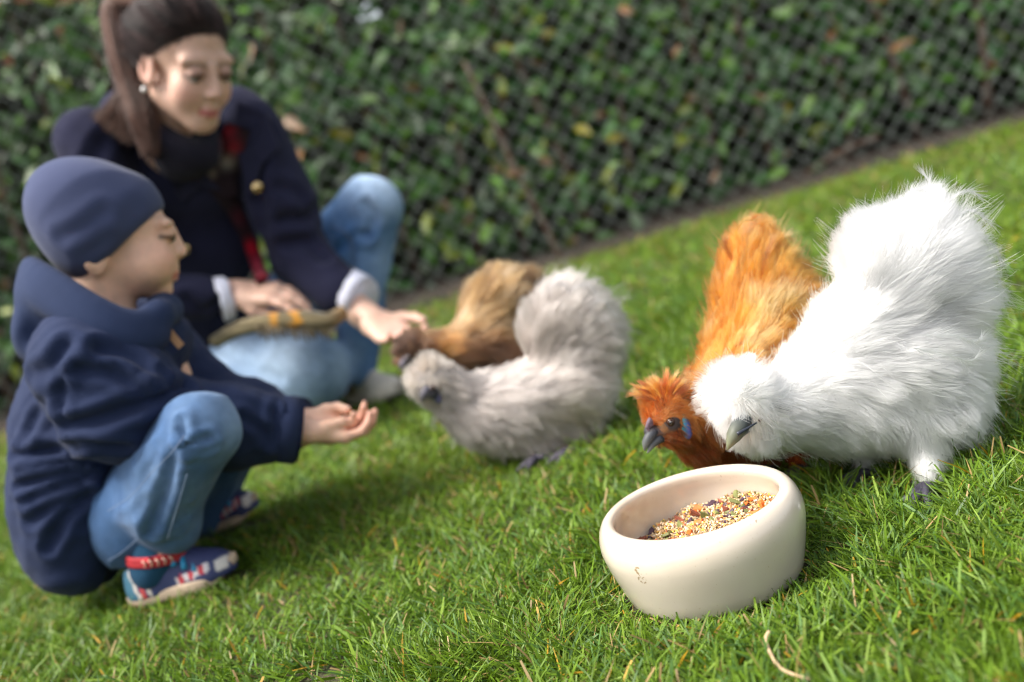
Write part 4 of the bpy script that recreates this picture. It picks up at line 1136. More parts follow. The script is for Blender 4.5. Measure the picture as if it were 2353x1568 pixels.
def shoe(root, heel, toe, width, height, upper_col, sole_mt, parts, name='shoe', opening=None, lift=0.0):
    """sole slab with a rounded outline + closed upper"""
    heel, toe = np.asarray(heel, float), np.asarray(toe, float)
    f = toe - heel; L = np.linalg.norm(f); fr = Frame(heel, f)
    out = []
    for j in range(40):
        a = 2 * math.pi * j / 40; y = .5 + .5 * math.cos(a); x = math.sin(a)
        wv = np.interp(y, [0, .12, .3, .45, .7, .88, 1], [.55, .78, .74, .74, 1, .86, .5]) * width / 2
        out.append((x ** 1 * wv / max(.35, math.sqrt(max(1e-6, 1 - (2 * y - 1) ** 2)) ** .25 if 0 < y < 1 else 1), y * L))
    V = []; th = .016 * L / .175
    for z, sc in ((0, .93), (th * .3, 1), (th, 1), (th * 1.15, .96)):
        for (x, y) in out:
            toe_up = .018 * max(0, (y / L - .72) / .28) ** 2
            V.append(fr.p(x * sc, L / 2 + (y - L / 2) * sc, z + toe_up))
    F = [tuple(range(40))[::-1], tuple(range(120, 160))]
    for i in range(3):
        for j in range(40): F.append((i * 40 + j, i * 40 + (j + 1) % 40, (i + 1) * 40 + (j + 1) % 40, (i + 1) * 40 + j))
    s = Solid(); w = width / 2
    s.ell(fr.p(0, L * .74, th * .9 + .004), (w * .86, L * .245, height * .44), fr.M, .02)
    s.ell(fr.p(0, L * .25, th * .8 + .008), (w * .70, L * .235, height * .80), fr.M, .02)
    s.ell(fr.p(0, L * .48, th + height * .22), (w * .66, L * .25, height * .52), fr.M, .02)
    s.cut(fr.p(0, 0, th * .6), -fr.M[:, 2]); s.cut(fr.p(0, L * .25, height * .80), fr.M @ np.array([0, -.12, 1]))
    Vu, Qu = s.mesh(.004, smooth=2)
    up = solid_obj(name, Vu, Qu, shoe_m, root, upper_col(fr.inv(Vu), L) if callable(upper_col) else np.tile(upper_col, (len(Vu), 1)))
    so = pyobj('sole', V, F, sole_mt, up, True)
    return up, fr, L

# ------------------------------------------------------------------ THE BOY
BSK = (.74, .46, .325)
boyF = unit(np.array([math.cos(math.radians(16)) * math.cos(math.radians(21)), math.sin(math.radians(16)) * math.cos(math.radians(21)), -math.sin(math.radians(21))]))
bh = Frame((0, 0, 0), boyF, scale=.885)
bh.turn(math.radians(2))
bh.o = at(430, 578, 1.535) - bh.M @ (np.array([0, .1115, -.022]) * bh.s)
neck = bh.p(0, -.035, -.13)
sh_r, sh_l = at(225, 815, 1.40), at(330, 790, 1.62)
el_r, el_l = at(395, 965, 1.435), at(470, 930, 1.60)
wr_r, wr_l = at(688, 990, 1.475), at(696, 978, 1.545)
hip_r, hip_l = at(305, 1180, 1.44), at(310, 1170, 1.58)
kn_r, kn_l = at(460, 992, 1.345), at(520, 985, 1.67)
an_r, an_l = at(372, 1290, 1.405), at(470, 1180, 1.665)
pel = (hip_r + hip_l) / 2 + np.array([-.03, 0, .01]); chest = (sh_r + sh_l) / 2 + np.array([.0, 0, -.06])
s = Solid()
head_solid(s, bh, True)
s.chain([neck, chest, pel], [.045, .075, .075], .03)
for a, b_, c_ in ((sh_r, el_r, wr_r), (sh_l, el_l, wr_l)): s.chain([chest, a, b_, c_], [.04, .035, .028, .021], .02)
for a, b_, c_ in ((hip_r, kn_r, an_r), (hip_l, kn_l, an_l)): s.chain([pel, a, b_, c_], [.05, .05, .038, .026], .02)
hd = unit(at(850, 1012, 1.50) - wr_r)
hr = Frame(wr_r, hd, up=unit(sdir(-.25, -1) + np.array([0, .12, 0])))
hand_solid(s, hr, (.62, .60, .55, .5), spread=(.05, .02, -.02, -.06), side=1, sc=.80, thumb=((.030, .040, .012), (.024, .072, .026), (.012, .098, .030)))
hl = Frame(wr_l + np.array([.0, -.012, .006]), unit(at(862, 1005, 1.505) - wr_l), up=unit(sdir(-.3, -1) + np.array([0, -.30, 0])))
hand_solid(s, hl, (.55, .58, .6, .6), spread=(.05, .02, -.02, -.06), side=-1, sc=.80, thumb=((.034, .040, .016), (.036, .066, .026), (.028, .090, .030)))
hb = at(780, 985, 1.5); hc = bh.o
V, Q = s.mesh(.008, fine=[(hc - [.10, .11, .125], hc + [.125, .11, .11], .0032), (hb - [.075, .075, .05], hb + [.075, .075, .05], .003)], smooth=1)
c = face_cols(V, bh, BSK, (.56, .18, .15), (.74, .36, .27), (.36, .23, .15), True)
hand = (np.linalg.norm(V - at(838, 975, 1.49), axis=1) < .045); tp = np.clip(1 - np.linalg.norm(V - at(845, 965, 1.49), axis=1) / .05, 0, 1)[:, None] * .7
c = c * (1 - tp) + np.array([.78, .36, .27]) * tp
boy = solid_obj('person', V, Q, skin_m, None, c)
tag(boy, 'small child in navy jacket and blue beanie squatting with cupped hands held out', 'person')
for sx in (-1, 1):
    Ve, Fe = ball(bh.p(sx * .030, .0720, .0005), .0115 * bh.s); eb = pyobj('eye', Ve, Fe, eyeb_m, boy, True)
    Ve, Fe = ball(bh.p(sx * .031, .0850, .000), .0078 * bh.s); pyobj('iris', Ve, Fe, iris_m, eb, True)
# beanie, slouching back, with the brim from forehead to nape
s = Solid()
s.ell(bh.p(0, -.018, .033), np.array([.084, .094, .077]) * bh.s, bh.M, .02)
s.ell(bh.p(0, -.060, .036), np.array([.080, .084, .076]) * bh.s, bh.M, .04)
s.ell(bh.p(0, -.040, -.005), np.array([.090, .075, .080]) * bh.s, bh.M, .03)
s.ell(bh.p(0, -.070, .070), np.array([.05, .055, .040]) * bh.s, bh.M, .04)
s.cut(bh.p(0, .060, .034), bh.M @ np.array([0, .74, -.67]), .006)
def bf(V):
    return V
V, Q = s.mesh(.005, smooth=3)
V = wrinkle(V, Q, .0045, 13, stretch_along(bh.M @ np.array([0, .8, .6]), .35), 5)
for pth_, dp_ in ((((140, 545), (190, 525), (240, 488)), .005), (((198, 585), (240, 552)), .003), (((290, 500), (320, 470)), .002)): V = crease(V, Q, pth_, 1.5, dp_ * .6, .010)
c = np.tile([.046, .058, .122], (len(V), 1))
ham = solid_obj('beanie', V, Q, beanie_m, boy, c)
# jacket: body, sleeves, hood
s = Solid()
JY = 1.52
def JE(px, py, Y, rx, ry, rd, ang=0, k=.04):
    a = math.radians(ang); ex = sdir(math.cos(a), math.sin(a)); ez = sdir(-math.sin(a), math.cos(a))
    s.ell(at(px, py, Y), (m_px(rx, Y), m_px(rd, Y), m_px(ry, Y)), np.stack([ex, np.cross(ez, ex), ez], 1), k)
JE(248, 838, JY, 158, 118, 180); JE(208, 962, JY, 166, 145, 190); JE(170, 1090, JY, 132, 145, 195); JE(170, 1198, JY, 105, 120, 190, 12); JE(205, 1265, 1.5, 80, 68, 170, 25)
JE(360, 800, JY, 70, 90, 120, 20); JE(165, 1130, 1.44, 95, 120, 75, 15, .05); JE(185, 1240, 1.43, 62, 85, 65, 20, .04)
s.chain([sh_r + [-.02, 0, .0], sh_r + (el_r - sh_r) * .5 + [-.02, -.015, -.01], el_r + [-.01, -.0, 0]], [.075, .078, .066], .025)
s.chain([el_r, el_r + (wr_r - el_r) * .45, wr_r - unit(wr_r - el_r) * .048], [.064, .058, .049], .02)
s.chain([sh_l, el_l, el_l + (wr_l - el_l) * .45, wr_l - unit(wr_l - el_l) * .05], [.075, .064, .056, .045], .02)
V, Q = s.mesh(.0062, smooth=2)
ax_arm = unit(wr_r - el_r)
V = wrinkle(V, Q, .010, 7.5, stretch_along(sdir(.9, .35), .4), 2)
V = wrinkle(V, Q, .004, 20, stretch_along(sdir(.9, -.3), .35), 12)
V = wrinkle(V, Q, .0022, 42, stretch_along(sdir(.9, -.4), .3), 15)
for pth_, dp, sg in ((((145, 860), (138, 910), (145, 965)), .006, .008), (((145, 985), (225, 965), (310, 932), (430, 885)), .012, .012), (((60, 860), (110, 845), (150, 790)), .008, .012), (((230, 800), (300, 810), (370, 860)), .009, .012), (((180, 850), (260, 860), (330, 900)), .007, .010),
        (((25, 1045), (90, 1040), (190, 1030), (290, 1035)), .012, .010), (((40, 1085), (110, 1070), (200, 1065)), .007, .007), (((35, 1120), (100, 1105), (190, 1085)), .008, .008), (((45, 1160), (120, 1130), (215, 1095)), .008, .008), (((60, 1205), (130, 1165), (200, 1135)), .007, .009), (((110, 1260), (150, 1190), (210, 1140)), .009, .010), (((90, 930), (60, 990), (40, 1010)), .008, .010),
        (((560, 885), (600, 900), (640, 925)), .006, .008), (((640, 915), (632, 960), (640, 1040)), .006, .007), (((560, 960), (600, 985), (620, 1020)), .006, .009), (((380, 850), (420, 900), (440, 940)), .008, .010)):
    V = crease(V, Q, pth_, 1.45, dp * 1.15, sg * .8)
jk = solid_obj('jacket', V, Q, navy_m, boy, np.tile([.0165, .0255, .064], (len(V), 1)))
for wr, el, rr in ((wr_r, el_r, .048), (wr_l, el_l, .041)):
    d = unit(wr - el); Vc, Fc = tube([wr - d * .032, wr - d * .027, wr - d * .004, wr + d * .001, wr - d * .006], [rr * .96, rr * 1.06, rr * 1.06, rr * .98, rr * .8], 22, cap=False)
    pyobj('cuff', Vc, Fc, navy_m, jk, True, np.array([.018, .027, .066]))
# hood lying on the back and the raised collar
s = Solid()
hp = [at(70, 612, 1.52), at(84, 618, 1.45), at(140, 650, 1.41), at(218, 698, 1.39), at(300, 732, 1.40), at(364, 718, 1.44)]
hp2 = [at(75, 625, 1.52), at(100, 640, 1.60), at(180, 680, 1.66), at(280, 715, 1.64), at(362, 728, 1.56)]
for off_ in (0, 26, 52):
    for base_, rr_ in ((hp, .0135), (hp2, .013)):
        pts_ = [p_ + sdir(.05, 1) * m_px(off_, 1.45) + np.array([0, (-.006 if base_ is hp else .006) * off_ / 26, 0]) for p_ in base_]
        s.chain(list(spline(pts_, 17)), [rr_ + .002 * off_ / 26] * 17, .004 if off_ == 0 else .014)
s.chain([at(365, 722, 1.44), at(378, 715, 1.50), at(365, 722, 1.56)], [.022, .024, .022], .015)
JE(98, 745, 1.49, 46, 82, 125, 6, .03); JE(150, 735, 1.45, 75, 45, 60, 28, .02); JE(235, 765, 1.44, 90, 38, 70, 22, .02); JE(320, 770, 1.46, 55, 40, 70, 10, .02)
JE(180, 800, 1.50, 90, 50, 170, 10, .03)
s.ell(bh.p(0, -.03, -.075), (.062, .066, .05), bh.M, .012, '-')
V, Q = s.mesh(.005, smooth=2)
V = wrinkle(V, Q, .0022, 9, stretch_along(sdir(1, .3), .4), 8)
hood = solid_obj('hood', V, Q, navy_m, jk, np.tile([.021, .033, .078], (len(V), 1)))
Vc, Fc = strip(spline([at(380, 752, 1.438), at(398, 775, 1.432), at(417, 797, 1.43)], 5), [m_px(17, 1.43)] * 5, [np.array([.1, -1, .1])] * 5, .003); pyobj('leather_tag', Vc, Fc, mat('tan_leather', (.36, .19, .085), .6, noise=80, noise_amt=.2), jk)
# jeans
def denim_cols(V, fade, base, light, rad):
    w = np.zeros(len(V))
    for (p, r, a) in fade: w = np.maximum(w, a * np.exp(-(np.linalg.norm(V - p, axis=1) / r) ** 2))
    w = np.clip(w + .09 * vnoise(V, 22, 3) + .07 * vnoise(V, 60, 5), 0, 1)[:, None]
    return np.array(base) * (1 - w) + np.array(light) * w
s = Solid()
s.chain([pel, hip_r, hip_r + (kn_r - hip_r) * .55, kn_r], [.07, .060, .058, .051], .03)
cal = (kn_r + an_r) / 2 + sdir(-1, .1) * .028
s.chain([kn_r, cal, an_r + (kn_r - an_r) * .30], [.050, .049, .044], .022)
s.chain([hip_r + sdir(.1, 1) * .03, at(292, 1238, 1.43)], [.05, .040], .03)
s.chain([pel, hip_l, kn_l, an_l], [.085, .075, .058, .045], .03)
V, Q = s.mesh(.0055, smooth=3)
V = wrinkle(V, Q, .0055, 16, stretch_along(kn_r - an_r, .4), 4)
for pth_, dp, sg in ((((415, 965), (420, 1000), (424, 1030)), .006, .007), (((424, 1030), (455, 1015), (485, 1008)), .006, .007), (((395, 1045), (385, 1100), (365, 1160), (343, 1235)), .009, .010), (((440, 1040), (470, 1045), (500, 1030)), .004, .007), (((300, 1060), (350, 1020)), .004, .008), (((430, 1100), (445, 1150)), .004, .008), (((360, 1245), (400, 1235), (440, 1210)), .004, .006), (((260, 1200), (300, 1185), (330, 1150)), .004, .008)):
    V = crease(V, Q, pth_, 1.4, dp * 1.2, sg * .8)
c = denim_cols(V, [(kn_r + sdir(.9, -.4) * .04, .05, .6), (hip_r + (kn_r - hip_r) * .6 + [0, -.06, 0], .06, .22), ((kn_r + an_r) / 2 + [.03, -.04, 0], .055, .18)], (.050, .110, .235), (.27, .38, .52), .1)
bj = solid_obj('jeans', V, Q, denim_m, boy, c)
for path in (((247, 1175), (300, 1140), (350, 1085), (395, 1040), (425, 1000)), ((430, 1090), (415, 1140), (400, 1190), (385, 1240)), ((248, 1290), (280, 1270), (315, 1240))):
    pp = project_out(spline([at(x, y, 1.4) for x, y in path], 16), V); Vt, Ft = tube(pp, .0006, 5); pyobj('seam', Vt, Ft, stitch_m, bj, True)
# shoes
def sneaker_cols(L, LL):
    c = np.tile([.035, .045, .13], (len(L), 1)); y = L[:, 1] / LL
    c[y < .16] = (.05, .16, .24)
    w = (np.sin(y * 60 + L[:, 2] * 40) > .2) & (y < .30) & (y > .17); c[w] = (.50, .06, .06)
    w = (np.sin(y * 60 + L[:, 2] * 40) < -.55) & (y < .30) & (y > .10); c[w] = (.62, .55, .5)
    w = (y > .52) & (y < .82) & (np.abs(L[:, 2] - .024 - .03 * (y - .5)) < .006); c[w] = np.where((np.sin(y[w] * 70) > 0)[:, None], np.array([.55, .04, .06]), np.array([.65, .6, .62]))
    w = (y > .86) & (y < .95) & (L[:, 2] > .02) & (np.abs(L[:, 2] - .028) < .008); c[w] = (.66, .62, .58)
    return c
lace_m = mat('turquoise_lace', (.012, .22, .42), .6, noise=200, noise_amt=.2)
red_m = mat('red_band', (.42, .02, .03), .7, noise=120, noise_amt=.2)
cream_m = mat('band_lettering', (.66, .42, .33), .7)
for hp_, tp_, an in ((at(298, 1388, 1.405), at(560, 1322, 1.395), an_r), (at(448, 1226, 1.665), at(606, 1168, 1.655), an_l)):
    hp_ = np.array(hp_); tp_ = np.array(tp_); hp_[2] = .006; tp_[2] = max(.008, tp_[2]); 
    up, fr, L = shoe(boy, hp_, tp_, .074, .075, sneaker_cols, rub_m, None)
    for k in range(4):
        y = L * (.44 + .075 * k); zt = .073 - .0085 * k
        Vl, Fl = tube(spline([fr.p(-.026, y + .006, zt - .014), fr.p(-.012, y + .002, zt), fr.p(.012, y + .002, zt), fr.p(.028, y + .006, zt - .016)], 8), .0042, 6); pyobj('lace', Vl, Fl, lace_m, up, True)
    rc = fr.inv(at(366, 1270, 1.405)) if an is an_r else np.array([0, L * .36, .068])
    RB = lambda a, e=0: fr.p(rc[0] + (.038 + e) * math.cos(a), rc[1] + (.046 + e) * math.sin(a), rc[2] - .008 * math.sin(a))
    ring = [RB(a) for a in np.linspace(0, 2 * math.pi, 25)]
    Vl, Fl = strip(ring, [.016] * 25, [unit(r_ - fr.p(*rc)) for r_ in ring], .004); bnd = pyobj('ankle_band', Vl, Fl, red_m, up, True)
    for k in range(5):
        a = -.15 + k * .19; r0 = RB(a, .0032)
        Vl, Fl = tube([r0 + fr.M @ np.array([0, 0, -.0045]), r0 + fr.M @ np.array([.0005, .003, 0]), r0 + fr.M @ np.array([0, -.001, .0045])], .0016, 5); pyobj('band_mark', Vl, Fl, cream_m, bnd, True)
    s = Solid(); s.chain([fr.p(0, L * .30, .045), fr.p(*rc), fr.p(*rc) + (an - fr.p(*rc)) * .5 + fr.M @ np.array([0, 0, .02])], [.034, .036, .034], .01); V, Q = s.mesh(.005, smooth=2); solid_obj('sock', V, Q, navy_m, boy, np.tile([.012, .05, .10], (len(V), 1)))
    NO_GRASS += [tuple((hp_ * (1 - t) + tp_ * t)[:2]) + (.036,) for t in (.15, .4, .65, .9)]

# ------------------------------------------------------------------ THE WOMAN
WSK = (.62, .395, .30)
yaw, pit = math.radians(-46), math.radians(31)
wF = np.array([math.cos(yaw) * math.cos(pit), math.sin(yaw) * math.cos(pit), -math.sin(pit)])
wh = Frame((0, 0, 0), wF, scale=1.08)
wh.turn(math.radians(-6))
wh.o = at(507, 220, 2.08) - wh.M @ (np.array([0, .118, -.026]) * wh.s)
wneck = wh.p(0, -.045, -.16)
shr, shl = at(205, 318, 2.22), at(588, 318, 2.30)
elr, ell_ = at(330, 690, 2.16), at(690, 590, 2.32)
wrr, wrl = at(545, 676, 2.22), at(862, 742, 2.16)
hpr, hpl = at(440, 850, 2.55), at(600, 800, 2.62)
knr, knl = at(712, 852, 2.38), at(852, 478, 2.46)
anr, anl = at(480, 960, 2.70), at(822, 850, 2.46)
pelv = at(430, 800, 2.58); ches = at(395, 440, 2.36); waist = at(425, 640, 2.48)
s = Solid()
head_solid(s, wh, False)
s.chain([wneck, ches + [0, .03, 0], waist, pelv], [.05, .08, .085, .11], .04)
s.chain([ches, shr, elr, wrr], [.06, .045, .036, .026], .02); s.chain([ches, shl, ell_, wrl], [.06, .045, .036, .026], .02)
s.chain([pelv, hpr, knr, anr], [.09, .08, .06, .04], .02); s.chain([pelv, hpl, knl, anl], [.09, .08, .06, .04], .02)
h_l = Frame(wrl, unit(at(1000, 830, 1.97) - wrl), up=unit(sdir(.25, -1) + np.array([0, -.75, 0])))
hand_solid(s, h_l, (.32, .34, .38, .42), spread=(.08, .02, -.04, -.10), side=-1, sc=1.05, thumb=((.045, .035, .010), (.060, .062, .016), (.062, .090, .018)))
h_r = Frame(wrr, unit(at(705, 672, 2.17) - wrr), up=unit(sdir(.2, 1) + np.array([0, .35, 0])))
hand_solid(s, h_r, (.26, .30, .36, .42), side=-1, sc=1.08, thumb=((.034, .048, .020), (.030, .080, .034), (.018, .104, .040)))
a0, b0 = at(905, 745, 2.1), at(650, 675, 2.22); hc = wh.o
V, Q = s.mesh(.011, fine=[(hc - [.10, .11, .12], hc + [.13, .11, .10], .0036), (a0 - [.12, .11, .08], a0 + [.11, .11, .08], .0042), (b0 - [.12, .10, .07], b0 + [.12, .08, .07], .0042)], smooth=1)
c = face_cols(V, wh, WSK, (.44, .10, .11), (.72, .36, .29), (.07, .045, .035), browz=.0225)
tp = np.clip(1.3 - np.linalg.norm(V - at(930, 760, 2.05), axis=1) / .07, 0, 1)[:, None] * .6
c = c * (1 - tp) + np.array([.76, .43, .36]) * tp
V_body, Q_body = V, Q
woman = solid_obj('person', V, Q, skin_m, None, c)
tag(woman, 'woman with brown ponytail in dark coat and jeans crouching by the fence', 'person')
for sx in (-1, 1):
    Ve, Fe = ball(wh.p(sx * .031, .0770, -.0005), .0135 * wh.s); eb = pyobj('eye', Ve, Fe, eyeb_m, woman, True)
    Ve, Fe = ball(wh.p(sx * .031, .0850, -.004), .0062 * wh.s); pyobj('iris', Ve, Fe, iris_m, eb, True)
    Ve, Fe = ball(wh.p(sx * .087, .004, -.042), .0062); pyobj('pearl_earring', Ve, Fe, mat('pearl', (.8, .77, .74), .15, coat=1), woman, True)
# hair: swept back to a high ponytail
s = Solid()
s.ell(wh.p(0, -.018, .049), np.array([.0775, .0955, .0825]) * wh.s, wh.M, .015)
s.ell(wh.p(0, -.055, .030), np.array([.074, .070, .080]) * wh.s, wh.M, .02)
hl_n = wh.M @ unit([0, .62, -.78]); hl_p = wh.p(0, .060, .066)
s.cut(hl_p, hl_n, .004)
for sx in (-1, 1): s.ell(wh.p(sx * .085, .012, -.026), np.array([.03, .034, .046]) * wh.s, wh.M, .01, '-')
tail0 = wh.p(0, -.112, .085)
s.cone(wh.p(0, -.085, .07), tail0, .035, .022, .02)
V, Q = s.mesh(.006, smooth=2)
HB = np.array([.026, .015, .014])
hairm = mat('hair_base', (.008, .005, .005), .6)
hob = solid_obj('hair', V, Q, hairm, woman)
P, N = sample(V, Q, 16000)
dr = unit_rows(tail0 - P)
S, R, ow = grow(P, N, dr, np.full(len(P), .055), np.full(len(P), .05), jitter=.04, curl=.1, clump=.7, per_clump=30, rad=.0003)
wV, wQ = V_body, Q_body
hair_fm = mat('hair_fibre', col_attr=True, rough=.45, spec=.35)
tag(strands('hair_strands', S, R, HB * (rng.uniform(.25, 1.0, ow.max() + 1) ** 2 * 3.2)[ow][:, None], hair_fm, hob), kind='stuff')
def fringe_w(c_):
    l_ = wh.inv(c_); d_ = (c_ - hl_p) @ hl_n
    return ((d_ > -.012) & (d_ < .0085) & (l_[:, 2] > -.02) & (np.linalg.norm(l_, axis=1) < .16)).astype(float) * np.exp(-np.clip(d_, 0, 1) / .004) + 1e-12
P, N = sample(V_body, Q_body, 2600, fringe_w)
S, R, ow = grow(P, N, unit_rows(tail0 - P), np.full(len(P), .035), np.full(len(P), .14), jitter=.08, curl=.1, clump=.3, per_clump=12, rad=.0003)
tag(strands('baby_hair', S, R, HB * rng.uniform(.5, 2.0, len(P))[:, None], hair_fm, hob), kind='stuff')
tl = spline([tail0, at(268, 20, 2.22), at(278, 110, 2.20), at(305, 200, 2.17), at(328, 275, 2.13), at(345, 345, 2.11)], 16)
n = 5200; t16 = np.linspace(0, 1, 16)
wid = np.interp(t16, [0, .15, .5, .8, 1], [.018, .028, .034, .026, .006])
off = rng.normal(0, .55, (n, 3)); off = off / np.maximum(1, np.linalg.norm(off, axis=1, keepdims=True))
S = tl[None] + off[:, None, :] * wid[None, :, None] + (rng.normal(0, .006, (n, 1, 3)) * (t16 ** 2)[None, :, None])
fl = rng.random(n) < .2
end = at(205, 232, 2.2) - at(330, 300, 2.13)
S[fl] += (np.clip(t16 - .6, 0, 1) / .4)[None, :, None] ** 1.2 * end * rng.uniform(.3, 1.0, fl.sum())[:, None, None]
hcol = np.array([.105, .052, .036]) * np.clip(.75 + 1.1 * vnoise(off * 3, 1.0, 2) + rng.normal(0, .25, n), .12, 2)[:, None]
tag(strands('ponytail', S, np.full((n, 16), .0005), hcol, hair_fm, hob), kind='stuff')
Vt, Ft = tube([tail0 + wh.M @ np.array([.024 * math.cos(a), 0, .024 * math.sin(a)]) for a in np.linspace(0, 2 * math.pi, 17)], .007, 7); pyobj('hair_tie', Vt, Ft, mat('tie', (.02, .015, .015), .7), hob, True)
# coat
s = Solid()
def CE(px, py, Y, rx, ry, rd, ang=0, k=.05):
    a = math.radians(ang); ex = sdir(math.cos(a), math.sin(a)); ez = sdir(-math.sin(a), math.cos(a))
    s.ell(at(px, py, Y), (m_px(rx, Y), m_px(rd, Y), m_px(ry, Y)), np.stack([ex, np.cross(ez, ex), ez], 1), k)
CE(395, 400, 2.36, 185, 120, 125); CE(420, 560, 2.44, 165, 150, 130); CE(420, 730, 2.52, 150, 130, 140); CE(405, 310, 2.33, 150, 62, 95)
s.chain([shr, shr + (elr - shr) * .5, elr], [.070, .070, .062], .03); s.chain([elr, wrr - unit(wrr - elr) * .075], [.060, .052], .02)
s.chain([shl, shl + (ell_ - shl) * .5, ell_], [.068, .070, .064], .03); s.chain([ell_, wrl - unit(wrl - ell_) * .13], [.062, .057], .02)
col_ = [at(262, 262, 2.30), at(300, 250, 2.36), at(400, 245, 2.40), at(520, 245, 2.38), at(588, 262, 2.30)]
s.chain(list(spline(col_, 9)), [.034, .040, .042, .042, .042, .042, .042, .040, .034], .03)
s.chain(list(spline([at(268, 262, 2.28), at(320, 300, 2.20), at(390, 350, 2.18)], 5)), [.034, .032, .03, .028, .024], .02)
s.ell(wh.p(0, -.03, -.12), (.060, .065, .07), wh.M, .02, '-')
V, Q = s.mesh(.0095, smooth=3)
V = wrinkle(V, Q, .009, 6, stretch_along(sdir(.8, .6), .45), 21)
for pth_, dp, sg in ((((650, 505), (700, 500), (735, 480)), .012, .014), (((660, 560), (710, 560), (745, 590)), .012, .014), (((615, 300), (590, 400), (600, 520)), .012, .014), (((640, 430), (680, 440), (700, 460)), .009, .012), (((430, 690), (470, 720), (500, 700)), .010, .012), (((240, 320), (215, 360), (200, 400)), .010, .014)):
    V = crease(V, Q, pth_, 2.3, dp, sg)
coat = solid_obj('coat', V, Q, wool_m, woman, np.tile([.019, .020, .044], (len(V), 1)))
def on_coat(px, py, off=.006): return project_out([at(px, py, 2.2)], V, off)[0]
for poly in (((350, 300), (440, 320), (520, 440), (455, 430), (415, 470), (365, 360)), ((545, 235), (610, 260), (640, 340), (600, 380), (575, 460), (540, 330))):
    pts = [project_out([at(x, y, 2.2)], V, .010)[0] for x, y in poly]
    cen = np.mean(pts, 0) + np.array([0, -.006, 0]); back = [p + np.array([0, .016, 0]) for p in pts]
    k = len(pts); Vl = pts + [cen] + back; Fl = [(i, (i + 1) % k, k) for i in range(k)] + [(i, k + 1 + i, k + 1 + (i + 1) % k, (i + 1) % k) for i in range(k)]
    pyobj('lapel', Vl, Fl, wool_m, coat, False, np.array([.022, .023, .048]))
gold = mat('brass_button', (.62, .45, .22), .25, metal=1)
for (x, y) in ((376, 385), (424, 572), (590, 430)):
    p = on_coat(x, y, .024); Vb, Fb = ball(p, (.013, .006, .013)); pyobj('button', Vb, Fb, gold, coat, True)
# scarf hanging down the open front
def scarf_cols(Vs, i0=0):
    sx, sy = px_of(np.asarray(Vs)); c = np.tile([.022, .014, .018], (len(Vs), 1))
    for (x, y, r, col) in ((450, 358, 14, (.42, .39, .35)), (522, 372, 15, (.42, .39, .36)), (535, 340, 18, (.26, .02, .03)), (522, 300, 18, (.28, .02, .035)), (485, 395, 10, (.3, .26, .22)), (578, 570, 16, (.55, .01, .03)), (590, 605, 18, (.33, .015, .04)), (600, 635, 16, (.3, .015, .035)), (550, 500, 20, (.10, .02, .035))):
        w = np.exp(-((sx - x) ** 2 + (sy - y) ** 2) / r ** 2)[:, None]; c = c * (1 - w) + np.array(col) * w
    return c
pth = [(447, 300), (462, 350), (490, 405), (525, 460), (555, 515), (580, 575), (600, 640)]
pp = project_out(spline([at(x, y, 2.2) for x, y in pth], 26), V, .008)
for _ in range(3): pp[1:-1] = (pp[:-2] + pp[1:-1] * 2 + pp[2:]) / 4
Vs, Fs = strip(pp, list(np.interp(np.linspace(0, 1, 26), [0, .3, .6, 1], [.07, .055, .035, .03])), [np.array([.1, -1, .15])] * 26, .008, 9, .006); scarf = pyobj('scarf', Vs, Fs, wool_m, woman, True, scarf_cols(Vs))
pth = [(545, 290), (535, 330), (525, 375), (515, 410), (520, 450)]
pp = project_out(spline([at(x, y, 2.2) for x, y in pth], 14), V, .012)
Vs, Fs = strip(pp, [.055] * 14, [np.array([.1, -1, .15])] * 14, .008, 7, .006); pyobj('scarf_end', Vs, Fs, wool_m, scarf, True, scarf_cols(Vs))
s = Solid()
ring = spline([wh.p(-.06, -.03, -.13), wh.p(-.035, .035, -.155), wh.p(.0, .055, -.165), wh.p(.04, .03, -.15), wh.p(.06, -.035, -.125), wh.p(0, -.09, -.11), wh.p(-.06, -.03, -.13)], 15)
s.chain(list(ring), [.030] * 15, .015); s.ell(wh.p(0, .01, -.185), (.065, .045, .045), wh.M, .03); V2, Q2 = s.mesh(.007, smooth=2); V2 = wrinkle(V2, Q2, .004, 12, None, 3); sc_ = scarf_cols(V2); sx_, sy_ = px_of(V2); sc_[(sx_ < 505)] = (.013, .012, .02); solid_obj('scarf_wrap', V2, Q2, wool_m, scarf, sc_)
# shirt cuffs
def cuff(a, b, r0, r1, name='shirt_cuff'):
    d = b - a; Vc, Fc = tube([a + d * t for t in (0, .15, .5, .85, 1, .9)], [r0 * .95, r0 * 1.05, (r0 + r1) / 2 * 1.05, r1 * 1.04, r1, r1 * .8], 20, cap=False)
    Vc = np.array(Vc); Vc += (vnoise(Vc, 45, 3) * .004)[:, None]
    pyobj(name, Vc, Fc, cotton_m, woman, True, np.array([.68, .69, .80]))
cuff(at(752, 655, 2.27), at(836, 690, 2.20), .055, .050)
cuff(at(500, 690, 2.205), at(528, 682, 2.215), .050, .047)
